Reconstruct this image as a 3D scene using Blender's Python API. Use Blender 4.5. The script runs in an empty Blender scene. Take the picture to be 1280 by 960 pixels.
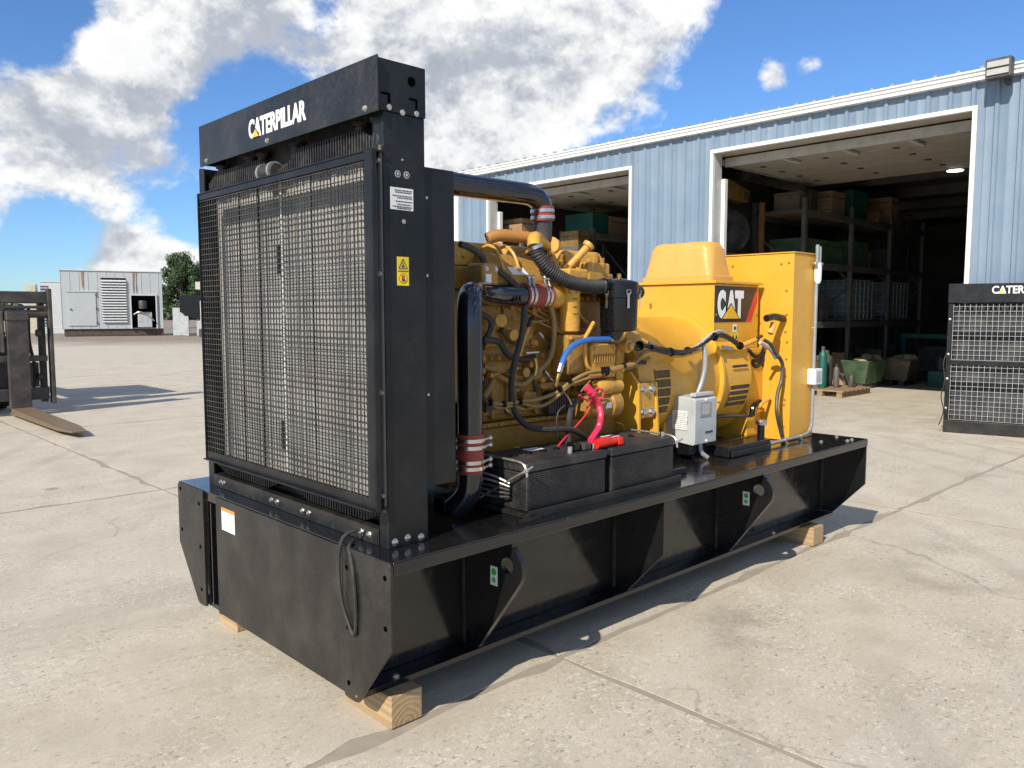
import bpy, bmesh, math, random
from mathutils import Vector, Matrix
R = math.radians
random.seed(7)
scene = bpy.context.scene
COL = scene.collection

# ---------------------------------------------------------------- camera
cam_data = bpy.data.cameras.new('camera')
cam = bpy.data.objects.new('camera', cam_data)
COL.objects.link(cam)
cam.location = (-1.3701, -1.9581, 1.3677)
cam.rotation_euler = (R(90) - 0.0883, 0, 0.8074 - R(90))
cam_data.sensor_width = 36
cam_data.lens = 36 * 998.2 / 1280
cam_data.clip_start = 0.05
cam_data.clip_end = 3000
scene.camera = cam

# ---------------------------------------------------------------- sun, sky, exposure
SUN_EL, SUN_AZ = R(38.0), R(195.8)          # direction towards the sun
sun_data = bpy.data.lights.new('sun', 'SUN')
sun_data.energy = 4.6
sun_data.angle = R(0.53)
sun_data.color = (1.0, 0.93, 0.82)
sun = bpy.data.objects.new('sun', sun_data)
COL.objects.link(sun)
sdir = Vector((math.cos(SUN_EL) * math.cos(SUN_AZ), math.cos(SUN_EL) * math.sin(SUN_AZ), math.sin(SUN_EL)))
sun.rotation_euler = sdir.to_track_quat('Z', 'Y').to_euler()
sun.location = (-20, -6, 30)
scene.view_settings.view_transform = 'Standard'
scene.view_settings.look = 'None'
scene.view_settings.exposure = 0.36
scene.view_settings.gamma = 1.0
scene.view_settings.use_curve_mapping = False
scene.cycles.max_bounces = 6
scene.cycles.diffuse_bounces = 3
scene.cycles.glossy_bounces = 3
scene.cycles.use_denoising = True
scene.cycles.use_adaptive_sampling = True
scene.cycles.adaptive_threshold = 0.02


class NT:
    """small helper to write node trees tersely"""
    def __init__(self, tree):
        self.t = tree
        self.L = tree.links.new

    def n(self, kind, **kw):
        nd = self.t.nodes.new(kind)
        for k, v in kw.items():
            setattr(nd, k, v)
        return nd

    def put(self, sock, v):
        if isinstance(v, bpy.types.NodeSocket):
            self.L(v, sock)
        elif v is not None:
            sock.default_value = v

    def math(self, op, a, b=None, c=None, clamp=False):
        nd = self.n('ShaderNodeMath', operation=op, use_clamp=clamp)
        for i, v in enumerate((a, b, c)):
            if v is not None:
                self.put(nd.inputs[i], v)
        return nd.outputs[0]

    def vm(self, op, a, b=None, out=0):
        nd = self.n('ShaderNodeVectorMath', operation=op)
        self.put(nd.inputs[0], a)
        if b is not None:
            self.put(nd.inputs[1], b)
        return nd.outputs[out]

    def noise(self, vec, scale, detail=4, rough=0.55, dist=0.0):
        nd = self.n('ShaderNodeTexNoise')
        self.put(nd.inputs['Vector'], vec)
        nd.inputs['Scale'].default_value = scale
        nd.inputs['Detail'].default_value = detail
        nd.inputs['Roughness'].default_value = rough
        nd.inputs['Distortion'].default_value = dist
        return nd.outputs['Fac']

    def ramp(self, fac, a, b, lo=0.0, hi=1.0, smooth=True):
        nd = self.n('ShaderNodeMapRange', interpolation_type='SMOOTHSTEP' if smooth else 'LINEAR', clamp=True)
        self.put(nd.inputs['Value'], fac)
        nd.inputs['From Min'].default_value = a
        nd.inputs['From Max'].default_value = b
        nd.inputs['To Min'].default_value = lo
        nd.inputs['To Max'].default_value = hi
        return nd.outputs['Result']

    def mix(self, fac, a, b):
        nd = self.n('ShaderNodeMix', data_type='RGBA')
        self.put(nd.inputs['Factor'], fac)
        self.put(nd.inputs['A'] if False else nd.inputs[6], a)
        self.put(nd.inputs[7], b)
        return nd.outputs[2]

    def scalevec(self, vec, s):
        nd = self.n('ShaderNodeMapping')
        self.put(nd.inputs['Vector'], vec)
        nd.inputs['Scale'].default_value = s
        return nd.outputs[0]


def dir_of(u, v):
    """world direction for an azimuth/elevation pair given in degrees (azimuth from +X towards +Y)"""
    a, e = R(u), R(v)
    return Vector((math.cos(e) * math.cos(a), math.cos(e) * math.sin(a), math.sin(e)))


world = bpy.data.worlds.new('World')
scene.world = world
world.use_nodes = True
wt = NT(world.node_tree)
world.node_tree.nodes.clear()
sky = wt.n('ShaderNodeTexSky', sky_type='NISHITA')
sky.sun_disc = False
sky.sun_elevation = SUN_EL
sky.sun_rotation = (R(90) - SUN_AZ) % (2 * math.pi)
sky.altitude = 200
sky.air_density = 1.0
sky.dust_density = 0.2
sky.ozone_density = 2.5
gen = wt.n('ShaderNodeTexCoord').outputs['Generated']
# cumulus: a noise field lifted where the cloud banks stand and lowered in the gaps between them
BLOBS = [  # azimuth, elevation, radius (deg), weight
    (74.40, 14.22, 8.61, 0.180),
    (66.48, 16.96, 8.61, 0.200),
    (57.75, 18.38, 9.76, 0.200),
    (48.48, 17.26, 10.91, 0.220),
    (39.63, 18.13, 8.61, 0.220),
    (34.26, 19.52, 5.17, 0.200),
    (46.26, 11.93, 6.89, 0.160),
    (51.84, 13.17, 6.31, 0.140),
    (77.61, 8.40, 8.04, 0.160),
    (71.99, 8.37, 6.31, 0.160),
    (68.43, 9.59, 2.87, 0.100),
    (75.80, 11.56, 5.17, 0.100),
    (73.57, 2.85, 4.02, 0.300),
    (69.85, 3.30, 4.30, 0.340),
    (76.65, 2.28, 2.30, 0.100),
    (28.46, 15.21, 2.76, 0.580),
    (26.00, 15.79, 1.95, 0.620),
    (77.16, 17.56, 5.17, -0.500),
    (63.11, 12.68, 4.88, -0.450),
    (67.15, 11.41, 3.44, -0.250),
    (68.06, 6.08, 4.30, -0.340),
    (76.57, 4.08, 4.30, -0.420),
    (19.95, 16.02, 21.81, -0.500),
    (26.88, 12.51, 11.48, -0.200),
    (41.19, 7.89, 6.31, -0.450),
    (59.31, 19.44, 2.30, -0.150),
]
acc = None
COVER = 0.14                                 # broken cumulus all round the sky
for az, el, rad, wgt in BLOBS:
    d = dir_of(az, el)
    dist = wt.vm('DISTANCE', gen, tuple(d), out=1)
    g = wt.ramp(dist, 0.0, 2 * math.sin(R(rad) / 2), wgt, 0.0)
    acc = g if acc is None else wt.math('ADD', acc, g)
shift = 0.035
gen_s = wt.vm('ADD', gen, tuple(sdir * shift + Vector((0, 0, 0.02))))


def field(vec):
    w = wt.noise(wt.scalevec(vec, (1, 1, 1.5)), 5.5, 7, 0.56, 0.25)
    w2 = wt.noise(wt.scalevec(vec, (1, 1, 1.4)), 26.0, 3, 0.6, 0.3)
    w3 = wt.noise(vec, 95.0, 3, 0.65)
    fine_ = wt.math('MULTIPLY_ADD', w3, 0.10, -0.05)
    return wt.math('ADD', w, wt.math('ADD', fine_, wt.math('MULTIPLY_ADD', w2, 0.26, -0.13)))


f0 = field(gen)
f1 = field(gen_s)
dens = wt.math('ADD', wt.math('ADD', f0, COVER), acc)
mask = wt.ramp(dens, 0.60, 0.80)
lit = wt.ramp(wt.math('SUBTRACT', f0, f1), -0.13, 0.13)
thick = wt.ramp(dens, 0.68, 1.15)
shade_mix = wt.math('MULTIPLY_ADD', lit, 0.85, wt.math('MULTIPLY_ADD', thick, -0.30, 0.22), clamp=True)
cloud_col = wt.mix(shade_mix, (2.8, 3.15, 3.8, 1), (7.9, 7.9, 7.8, 1))
tinted = wt.vm('MULTIPLY', sky.outputs['Color'], (0.58, 0.82, 1.12))
sky_out = wt.mix(mask, tinted, cloud_col)
bg = wt.n('ShaderNodeBackground')
wt.L(sky_out, bg.inputs['Color'])
bg.inputs['Strength'].default_value = 0.105
world.cycles.sampling_method = 'MANUAL'
world.cycles.sample_map_resolution = 512
wo = wt.n('ShaderNodeOutputWorld')
wt.L(bg.outputs[0], wo.inputs['Surface'])

# ---------------------------------------------------------------- materials
MATS = {}


def new_mat(name):
    m = bpy.data.materials.new(name)
    m.use_nodes = True
    t = NT(m.node_tree)
    b = m.node_tree.nodes['Principled BSDF']
    MATS[name] = m
    return m, t, b


def geo_pos(t):
    return t.n('ShaderNodeNewGeometry').outputs['Position']


def bump(t, b, h, dist=0.002, strength=0.6):
    nd = t.n('ShaderNodeBump')
    nd.inputs['Strength'].default_value = strength
    nd.inputs['Distance'].default_value = dist
    t.L(h, nd.inputs['Height'])
    t.L(nd.outputs[0], b.inputs['Normal'])


def paint(name, col, rough=0.4, dust=None, dust_amt=0.4, metal=0.0, coat=0.0, var=0.12, scale=6.0, bmp=0.0, spec=0.5):
    """paint with uneven tone, dust and scuffs"""
    m, t, b = new_mat(name)
    p = geo_pos(t)
    n1 = t.noise(p, scale, 4, 0.6)
    n2 = t.noise(p, scale * 9, 3, 0.65)
    dark = tuple(c * (1 - var * 1.6) for c in col) + (1,)
    lite = tuple(min(1, c * (1 + var)) for c in col) + (1,)
    c = t.mix(t.ramp(n1, 0.3, 0.7), dark, lite)
    if dust:
        fac = t.math('MULTIPLY', t.ramp(t.math('MULTIPLY_ADD', n2, 0.45, t.math('MULTIPLY', n1, 0.7)), 0.45, 0.85), dust_amt)
        c = t.mix(fac, c, tuple(dust) + (1,))
    t.put(b.inputs['Base Color'], c)
    t.put(b.inputs['Roughness'], t.ramp(n2, 0.25, 0.75, max(0.02, rough - 0.09), min(1, rough + 0.13)))
    b.inputs['Metallic'].default_value = metal
    b.inputs['Specular IOR Level'].default_value = spec
    if coat:
        b.inputs['Coat Weight'].default_value = coat
        b.inputs['Coat Roughness'].default_value = 0.12
    if bmp:
        bump(t, b, n2, bmp, 0.5)
    return m


DUST = (0.23, 0.20, 0.16)
paint('base_black', (0.007, 0.007, 0.008), 0.17, DUST, 0.035, coat=0.3, scale=2.0)
paint('opening_shade', (0.002, 0.002, 0.002), 0.9, var=0.0, spec=0.0)  # near-black: the shade inside holes, slots and openings put into a colour
paint('front_black', (0.012, 0.011, 0.010), 0.36, DUST, 0.115, bmp=0.0003)
paint('radiator_black', (0.008, 0.009, 0.011), 0.36, DUST, 0.05, bmp=0.0002, spec=0.35)
paint('header_black', (0.016, 0.016, 0.016), 0.55, DUST, 0.32)
paint('wire_black', (0.030, 0.028, 0.026), 0.55, DUST, 0.25)
paint('pipe_black', (0.008, 0.009, 0.014), 0.10, coat=0.6)
paint('rubber', (0.018, 0.018, 0.018), 0.62, DUST, 0.18)
paint('plastic_black', (0.006, 0.006, 0.007), 0.24, spec=0.4)
paint('battery_black', (0.017, 0.017, 0.019), 0.5, DUST, 0.22)
paint('yellow', (0.70, 0.36, 0.030), 0.36, (0.45, 0.28, 0.08), 0.25, var=0.05, scale=3, coat=0.15)
paint('yellow_hood', (0.66, 0.34, 0.07), 0.5, (0.5, 0.33, 0.14), 0.3, var=0.05)
paint('engine_yellow', (0.47, 0.245, 0.040), 0.45, (0.045, 0.030, 0.018), 0.88, var=0.22, scale=11, bmp=0.002)  # dark blotches: grime, plus the black of shaded crevices put into the colour
paint('engine_bright', (0.64, 0.335, 0.045), 0.4, (0.12, 0.07, 0.03), 0.55, var=0.1, scale=8, bmp=0.001)
paint('harness_tan', (0.30, 0.19, 0.055), 0.6, (0.1, 0.08, 0.05), 0.4)
paint('exhaust_rust', (0.42, 0.20, 0.045), 0.6, (0.2, 0.08, 0.025), 0.6, bmp=0.001)
paint('steel', (0.62, 0.61, 0.58), 0.3, metal=1.0, var=0.1)
paint('bolt_zinc', (0.60, 0.56, 0.48), 0.35, metal=0.85, var=0.15, scale=30)
paint('red_silicone', (0.30, 0.035, 0.022), 0.5, DUST, 0.15)
paint('blue_hose', (0.03, 0.15, 0.50), 0.4)
paint('pink_cable', (0.75, 0.03, 0.10), 0.4)
paint('red_plastic', (0.72, 0.02, 0.012), 0.35)
paint('grey_box', (0.44, 0.46, 0.46), 0.45, DUST, 0.2)
paint('conduit', (0.36, 0.37, 0.37), 0.42, DUST, 0.2, metal=0.4)
paint('brass', (0.55, 0.36, 0.10), 0.35, metal=0.9)
paint('white_label', (0.74, 0.74, 0.71), 0.5, var=0.04)
paint('white_paint', (0.80, 0.80, 0.78), 0.5, var=0.03)
paint('ink', (0.05, 0.05, 0.055), 0.6)
paint('label_orange', (0.80, 0.25, 0.03), 0.5)
paint('label_yellow', (0.80, 0.62, 0.02), 0.45)
paint('label_green', (0.05, 0.42, 0.06), 0.5)
paint('label_red', (0.70, 0.03, 0.03), 0.45)
paint('logo_yellow', (0.85, 0.48, 0.02), 0.45)
paint('decal_black', (0.02, 0.021, 0.025), 0.35)
paint('wall_blue', (0.180, 0.245, 0.318), 0.42, (0.27, 0.29, 0.31), 0.22, var=0.05, scale=1.2)
paint('trim_white', (0.78, 0.78, 0.75), 0.45, (0.45, 0.42, 0.36), 0.25, var=0.03)
paint('jamb_grey', (0.52, 0.52, 0.50), 0.5, (0.3, 0.28, 0.24), 0.4)
paint('roof_metal', (0.34, 0.36, 0.38), 0.4, metal=0.3)
paint('door_panel', (0.40, 0.37, 0.32), 0.5, (0.25, 0.22, 0.18), 0.35)
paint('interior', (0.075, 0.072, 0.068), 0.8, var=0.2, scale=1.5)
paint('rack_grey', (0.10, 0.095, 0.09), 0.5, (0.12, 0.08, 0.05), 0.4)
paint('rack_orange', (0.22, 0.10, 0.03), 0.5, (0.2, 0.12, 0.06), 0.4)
paint('teal', (0.010, 0.10, 0.078), 0.45)
paint('bin_green', (0.035, 0.085, 0.035), 0.6, DUST, 0.3)
paint('bin_brown', (0.14, 0.11, 0.08), 0.7, DUST, 0.3)
paint('cardboard', (0.34, 0.21, 0.11), 0.8, (0.3, 0.18, 0.09), 0.4)
paint('machine_dark', (0.045, 0.042, 0.04), 0.5, DUST, 0.3)
paint('machine_yellow', (0.20, 0.11, 0.015), 0.5, DUST, 0.3)
paint('tote_blue', (0.13, 0.18, 0.20), 0.4)
paint('cloth_tan', (0.38, 0.30, 0.17), 0.9, (0.2, 0.14, 0.08), 0.5)
paint('fork_steel', (0.055, 0.052, 0.05), 0.5, (0.20, 0.14, 0.09), 0.45, metal=0.2, bmp=0.001)
paint('fork_rust', (0.20, 0.14, 0.085), 0.6, (0.10, 0.065, 0.035), 0.6, metal=0.2, bmp=0.001)
paint('forklift_body', (0.045, 0.043, 0.042), 0.5, DUST, 0.3)
paint('tyre', (0.02, 0.02, 0.02), 0.8, DUST, 0.4)
paint('enclosure_white', (0.46, 0.485, 0.48), 0.5, (0.35, 0.35, 0.33), 0.3, var=0.05, scale=0.7)
paint('enclosure_light', (0.55, 0.56, 0.55), 0.5, (0.45, 0.43, 0.4), 0.3, var=0.05)
paint('skid_brown', (0.075, 0.055, 0.045), 0.7, (0.17, 0.10, 0.06), 0.5)
paint('cream', (0.55, 0.50, 0.38), 0.5, DUST, 0.2)
paint('bark', (0.10, 0.075, 0.05), 0.9, var=0.3, bmp=0.01)
paint('lens_glass', (0.42, 0.41, 0.38), 0.25, var=0.05)

# louvre slats stand before a black sheet painted as gap shade; rust streaks are stains with their own shape
m, t, b = new_mat('rust_streak')
p = geo_pos(t)
t.put(b.inputs['Base Color'], t.mix(t.ramp(t.noise(t.scalevec(p, (6, 6, 0.6)), 2, 4), 0.35, 0.65), (0.40, 0.30, 0.19, 1), (0.26, 0.13, 0.045, 1)))
b.inputs['Roughness'].default_value = 0.8

# radiator core: dusty bare aluminium fins
m, t, b = new_mat('core_fins')
p = geo_pos(t)
n = t.noise(p, 5, 5)
n2 = t.noise(t.scalevec(p, (1, 8, 1)), 40, 3)
c = t.mix(t.ramp(n, 0.35, 0.7), (0.215, 0.205, 0.19, 1), (0.31, 0.303, 0.288, 1))
c = t.mix(t.ramp(n2, 0.4, 0.7, 0, 0.35), c, (0.25, 0.23, 0.20, 1))
t.put(b.inputs['Base Color'], c)
b.inputs['Roughness'].default_value = 0.6
b.inputs['Metallic'].default_value = 0.15

# wood: rings and grain along the timber
def wood(name, a, bcol):
    m, t, b = new_mat(name)
    tc = t.n('ShaderNodeTexCoord').outputs['Object']
    w = t.n('ShaderNodeTexWave', wave_type='RINGS', rings_direction='Y')
    t.L(t.scalevec(tc, (1, 0.06, 1)), w.inputs['Vector'])
    w.inputs['Scale'].default_value = 17
    w.inputs['Distortion'].default_value = 5
    w.inputs['Detail'].default_value = 3
    w.inputs['Detail Scale'].default_value = 1.5
    n = t.noise(t.scalevec(tc, (60, 3, 60)), 3, 4)
    f = t.math('MULTIPLY_ADD', n, 0.5, t.math('MULTIPLY', w.outputs['Fac'], 0.5))
    c = t.mix(t.ramp(f, 0.2, 0.8), a + (1,), bcol + (1,))
    st = t.ramp(t.noise(tc, 7, 4), 0.55, 0.75, 0, 0.5)
    c = t.mix(st, c, (0.16, 0.11, 0.065, 1))
    t.put(b.inputs['Base Color'], c)
    b.inputs['Roughness'].default_value = 0.75
    bump(t, b, f, 0.002, 0.5)


wood('timber', (0.44, 0.31, 0.17), (0.34, 0.225, 0.115))
wood('crate_wood', (0.30, 0.21, 0.12), (0.2, 0.13, 0.07))

# concrete
m, t, b = new_mat('concrete')
p = geo_pos(t)
big = t.noise(t.scalevec(p, (0.25, 0.35, 0.3)), 1.0, 5, 0.6, 0.6)
mid = t.noise(p, 2.6, 6, 0.62)
fine = t.noise(p, 42, 5, 0.7)
spk = t.noise(p, 130, 2, 0.6)
sweep = t.noise(t.scalevec(p, (0.35, 2.3, 1)), 1.3, 5, 0.6, 1.6)
c = t.mix(t.ramp(mid, 0.28, 0.72), (0.43, 0.374, 0.282, 1), (0.545, 0.485, 0.382, 1))
c = t.mix(t.ramp(big, 0.35, 0.7, 0, 0.45), c, (0.455, 0.405, 0.32, 1))
c = t.mix(t.ramp(sweep, 0.5, 0.68, 0, 0.35), c, (0.52, 0.485, 0.42, 1))
c = t.mix(t.ramp(sweep, 0.44, 0.30, 0, 0.30), c, (0.27, 0.24, 0.20, 1))
# aggregate: pale and dark chips, in worn patches
chip = t.n('ShaderNodeTexVoronoi', feature='F1')
jn = t.n('ShaderNodeTexNoise')
jn.inputs['Scale'].default_value = 45
jn.inputs['Detail'].default_value = 2
t.L(p, jn.inputs['Vector'])
t.L(t.vm('ADD', t.scalevec(p, (1.0, 0.55, 1.0)), t.vm('SCALE', t.vm('SUBTRACT', jn.outputs['Color'], (0.5, 0.5, 0.5)))), chip.inputs['Vector'])
for nd_ in t.t.nodes:
    if nd_.bl_idname == 'ShaderNodeVectorMath' and nd_.operation == 'SCALE':
        nd_.inputs['Scale'].default_value = 0.02
chip.inputs['Scale'].default_value = 95
chip.inputs['Randomness'].default_value = 1.0
csep = t.n('ShaderNodeSeparateColor')
t.L(chip.outputs['Color'], csep.inputs[0])
worn = t.ramp(t.noise(p, 1.7, 5, 0.65), 0.40, 0.62)
inchip = t.ramp(chip.outputs['Distance'], 0.50, 0.28)
pale = t.math('MULTIPLY', t.math('MULTIPLY', inchip, t.math('GREATER_THAN', csep.outputs[0], 0.80)), worn)
drk = t.math('MULTIPLY', t.math('MULTIPLY', inchip, t.math('LESS_THAN', csep.outputs[0], 0.15)), t.math('MULTIPLY_ADD', worn, 0.75, 0.15))
c = t.mix(t.math('MULTIPLY', pale, 0.6), c, (0.70, 0.665, 0.59, 1))
c = t.mix(t.math('MULTIPLY', drk, 0.55), c, (0.19, 0.17, 0.14, 1))
fleck = t.noise(t.scalevec(p, (1.0, 1.7, 1.0)), 26, 8, 0.80)
pit = t.noise(t.vm('ADD', t.scalevec(p, (1.0, 1.5, 1.0)), (3.1, 7.7, 0.0)), 27, 7, 0.78)
c = t.mix(t.math('MULTIPLY', t.ramp(fleck, 0.535, 0.60, 0, 0.72), t.math('MULTIPLY_ADD', worn, 0.75, 0.25)), c, (0.75, 0.70, 0.59, 1))
c = t.mix(t.math('MULTIPLY', t.ramp(pit, 0.435, 0.375, 0, 1.0), t.math('MULTIPLY_ADD', worn, 0.5, 0.5)), c, (0.17, 0.15, 0.12, 1))
c = t.mix(t.ramp(spk, 0.58, 0.72, 0, 0.6), c, (0.22, 0.195, 0.165, 1))
# hairline cracks and faint arcs left by turning tyres
cn = t.n('ShaderNodeTexNoise')
cn.inputs['Scale'].default_value = 1.6
cn.inputs['Detail'].default_value = 5
t.L(p, cn.inputs['Vector'])
crk = t.n('ShaderNodeTexVoronoi', feature='DISTANCE_TO_EDGE')
t.L(t.vm('ADD', p, t.vm('MULTIPLY', t.vm('SUBTRACT', cn.outputs['Color'], (0.5, 0.5, 0.5)), (0.9, 0.9, 0.0))), crk.inputs['Vector'])
crk.inputs['Scale'].default_value = 0.21
crm = t.math('MULTIPLY', t.ramp(crk.outputs['Distance'], 0.0022, 0.0008), t.ramp(t.noise(p, 0.5, 2), 0.45, 0.55))
c = t.mix(t.math('MULTIPLY', crm, 0.42), c, (0.17, 0.15, 0.12, 1))
arc = t.n('ShaderNodeTexWave', wave_type='RINGS', rings_direction='Z')
t.L(t.vm('ADD', p, (9.0, -13.0, 0.0)), arc.inputs['Vector'])
arc.inputs['Scale'].default_value = 0.55
arc.inputs['Distortion'].default_value = 1.4
arc.inputs['Detail'].default_value = 2
arm_ = t.math('MULTIPLY', t.ramp(arc.outputs['Fac'], 0.80, 0.96), t.ramp(t.noise(p, 0.22, 3), 0.48, 0.62))
c = t.mix(t.math('MULTIPLY', arm_, 0.28), c, (0.24, 0.215, 0.18, 1))
# oil spots and damp stains
st = t.noise(p, 0.9, 4, 0.55, 0.4)
c = t.mix(t.ramp(st, 0.62, 0.74, 0, 0.5), c, (0.20, 0.175, 0.145, 1))
oil = t.n('ShaderNodeTexVoronoi', feature='F1')
t.L(t.vm('ADD', p, (0.37, 0.11, 0.0)), oil.inputs['Vector'])
oil.inputs['Scale'].default_value = 1.15
osep = t.n('ShaderNodeSeparateColor')
t.L(oil.outputs['Color'], osep.inputs[0])
od = t.math('ADD', oil.outputs['Distance'], t.math('MULTIPLY_ADD', fine, 0.10, -0.05))
om = t.math('MULTIPLY', t.ramp(od, 0.085, 0.05), t.math('GREATER_THAN', osep.outputs[0], 0.62))
c = t.mix(t.math('MULTIPLY', om, 0.6), c, (0.13, 0.11, 0.09, 1))
tint = t.n('ShaderNodeObjectInfo').outputs['Random']
c = t.mix(t.math('MULTIPLY', tint, 0.22), c, (0.42, 0.375, 0.30, 1))
# far yard turns to brown trodden gravel
sx = t.n('ShaderNodeSeparateXYZ')
t.L(p, sx.inputs[0])
away = t.math('ADD', t.math('MULTIPLY', sx.outputs[0], 0.69), t.math('MULTIPLY', sx.outputs[1], 0.72))
away = t.math('MULTIPLY_ADD', t.noise(p, 0.35, 4), 10.0, away)
c = t.mix(t.ramp(away, 34, 44, 0, 0.85), c, (0.20, 0.155, 0.115, 1))
t.put(b.inputs['Base Color'], c)
t.put(b.inputs['Roughness'], t.ramp(mid, 0.3, 0.7, 0.68, 0.88))
h = t.math('ADD', t.math('MULTIPLY', fleck, 0.8), t.math('MULTIPLY_ADD', spk, 0.25, t.math('MULTIPLY', pit, 0.8)))
bump(t, b, h, 0.004, 0.55)

m, t, b = new_mat('joint_dirt')
p = geo_pos(t)
t.put(b.inputs['Base Color'], t.mix(t.noise(p, 14, 5), (0.23, 0.195, 0.15, 1), (0.38, 0.33, 0.26, 1)))
b.inputs['Roughness'].default_value = 0.9

for nm, a, bb in (('leaf_dark', (0.022, 0.045, 0.014), (0.06, 0.10, 0.03)), ('leaf_far', (0.035, 0.055, 0.025), (0.08, 0.10, 0.045))):
    m, t, b = new_mat(nm)
    p = geo_pos(t)
    t.put(b.inputs['Base Color'], t.mix(t.ramp(t.noise(p, 0.9, 4), 0.3, 0.7), a + (1,), bb + (1,)))
    b.inputs['Roughness'].default_value = 0.6

m, t, b = new_mat('lamp_lit')
b.inputs['Base Color'].default_value = (0.9, 0.9, 0.88, 1)
b.inputs['Emission Color'].default_value = (1.0, 0.95, 0.86, 1)
b.inputs['Emission Strength'].default_value = 6.0


# ---------------------------------------------------------------- mesh helpers
class MB:
    def __init__(self):
        self.v, self.f = [], []

    def add(self, vs, fs):
        o = len(self.v)
        self.v += [tuple(p) for p in vs]
        self.f += [tuple(i + o for i in q) for q in fs]
        return self

    def box(self, x0, x1, y0, y1, z0, z1):
        vs = [(x, y, z) for x in (x0, x1) for y in (y0, y1) for z in (z0, z1)]
        return self.add(vs, [(0, 1, 3, 2), (4, 6, 7, 5), (0, 4, 5, 1), (2, 3, 7, 6), (0, 2, 6, 4), (1, 5, 7, 3)])

    def bar(self, a, b, w, h, up=(0, 0, 1)):
        """rectangular bar from a to b, w across, h along up"""
        a, b, up = Vector(a), Vector(b), Vector(up)
        d = (b - a).normalized()
        s = d.cross(up)
        if s.length < 1e-4:
            s = d.cross(Vector((1, 0, 0)))
        s.normalize()
        u = s.cross(d).normalized()
        vs = []
        for e in (a, b):
            for i, j in ((-1, -1), (1, -1), (1, 1), (-1, 1)):
                vs.append(e + s * (i * w / 2) + u * (j * h / 2))
        return self.add(vs, [(3, 2, 1, 0), (4, 5, 6, 7), (0, 1, 5, 4), (1, 2, 6, 5), (2, 3, 7, 6), (3, 0, 4, 7)])

    def prism(self, poly, axis, a, b):
        """poly: 2-D outline; axis 'x' -> (y,z), 'y' -> (x,z), 'z' -> (x,y); extruded from a to b"""
        def mk(p, t):
            return {'x': (t, p[0], p[1]), 'y': (p[0], t, p[1]), 'z': (p[0], p[1], t)}[axis]
        n = len(poly)
        vs = [mk(p, a) for p in poly] + [mk(p, b) for p in poly]
        fs = [tuple(range(n)), tuple(range(2 * n - 1, n - 1, -1))]
        fs += [(i, i + n, (i + 1) % n + n, (i + 1) % n) for i in range(n)]
        return self.add(vs, fs)

    def tube(self, pts, r, seg=10, sub=5, cap=True, ridge=None):
        """smooth tube through pts; r a number or one per point; ridge=(pitch, depth) makes a corrugated hose"""
        P = [Vector(p) for p in pts]
        rr = list(r) if isinstance(r, (list, tuple)) else [r] * len(P)
        path, rad = [], []
        if len(P) == 2 and not ridge:
            path, rad = P, rr
        else:
            for i in range(len(P) - 1):
                p0, p1, p2, p3 = P[max(i - 1, 0)], P[i], P[i + 1], P[min(i + 2, len(P) - 1)]
                for k in range(sub):
                    s = k / sub
                    path.append(0.5 * ((2 * p1) + (-p0 + p2) * s + (2 * p0 - 5 * p1 + 4 * p2 - p3) * s * s + (-p0 + 3 * p1 - 3 * p2 + p3) * s ** 3))
                    rad.append(rr[i] * (1 - s) + rr[i + 1] * s)
            path.append(P[-1]); rad.append(rr[-1])
        if ridge:
            pitch, depth = ridge
            L = [0]
            for i in range(1, len(path)):
                L.append(L[-1] + (path[i] - path[i - 1]).length)
            n = int(L[-1] / pitch) * 3
            np_, nr = [], []
            j = 0
            for k in range(n + 1):
                s = L[-1] * k / n
                while j < len(L) - 2 and L[j + 1] < s:
                    j += 1
                q = (s - L[j]) / max(1e-6, L[j + 1] - L[j])
                np_.append(path[j].lerp(path[j + 1], q))
                nr.append(rad[j] - (depth if k % 3 == 0 else 0))
            path, rad = np_, nr
        n = len(path)
        T = [(path[min(i + 1, n - 1)] - path[max(i - 1, 0)]).normalized() for i in range(n)]
        u = T[0].orthogonal().normalized()
        vs, fs = [], []
        for i in range(n):
            u = (u - T[i] * u.dot(T[i])).normalized()
            w = T[i].cross(u)
            for k in range(seg):
                a = 2 * math.pi * k / seg
                vs.append(path[i] + (u * math.cos(a) + w * math.sin(a)) * rad[i])
        for i in range(n - 1):
            for k in range(seg):
                k2 = (k + 1) % seg
                fs.append((i * seg + k, i * seg + k2, (i + 1) * seg + k2, (i + 1) * seg + k))
        if cap:
            fs.append(tuple(range(seg - 1, -1, -1)))
            fs.append(tuple(range((n - 1) * seg, n * seg)))
        return self.add(vs, fs)

    def lathe(self, prof, o, d, seg=24):
        """prof: (t along d, radius) pairs, from origin o in direction d"""
        o, d = Vector(o), Vector(d).normalized()
        u = d.orthogonal().normalized()
        w = d.cross(u)
        vs, fs = [], []
        for t, r in prof:
            for k in range(seg):
                a = 2 * math.pi * (k + 0.5) / seg
                vs.append(o + d * t + (u * math.cos(a) + w * math.sin(a)) * max(r, 1e-4))
        n = len(prof)
        for i in range(n - 1):
            for k in range(seg):
                k2 = (k + 1) % seg
                fs.append((i * seg + k, i * seg + k2, (i + 1) * seg + k2, (i + 1) * seg + k))
        fs.append(tuple(range(seg - 1, -1, -1)))
        fs.append(tuple(range((n - 1) * seg, n * seg)))
        return self.add(vs, fs)

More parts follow.
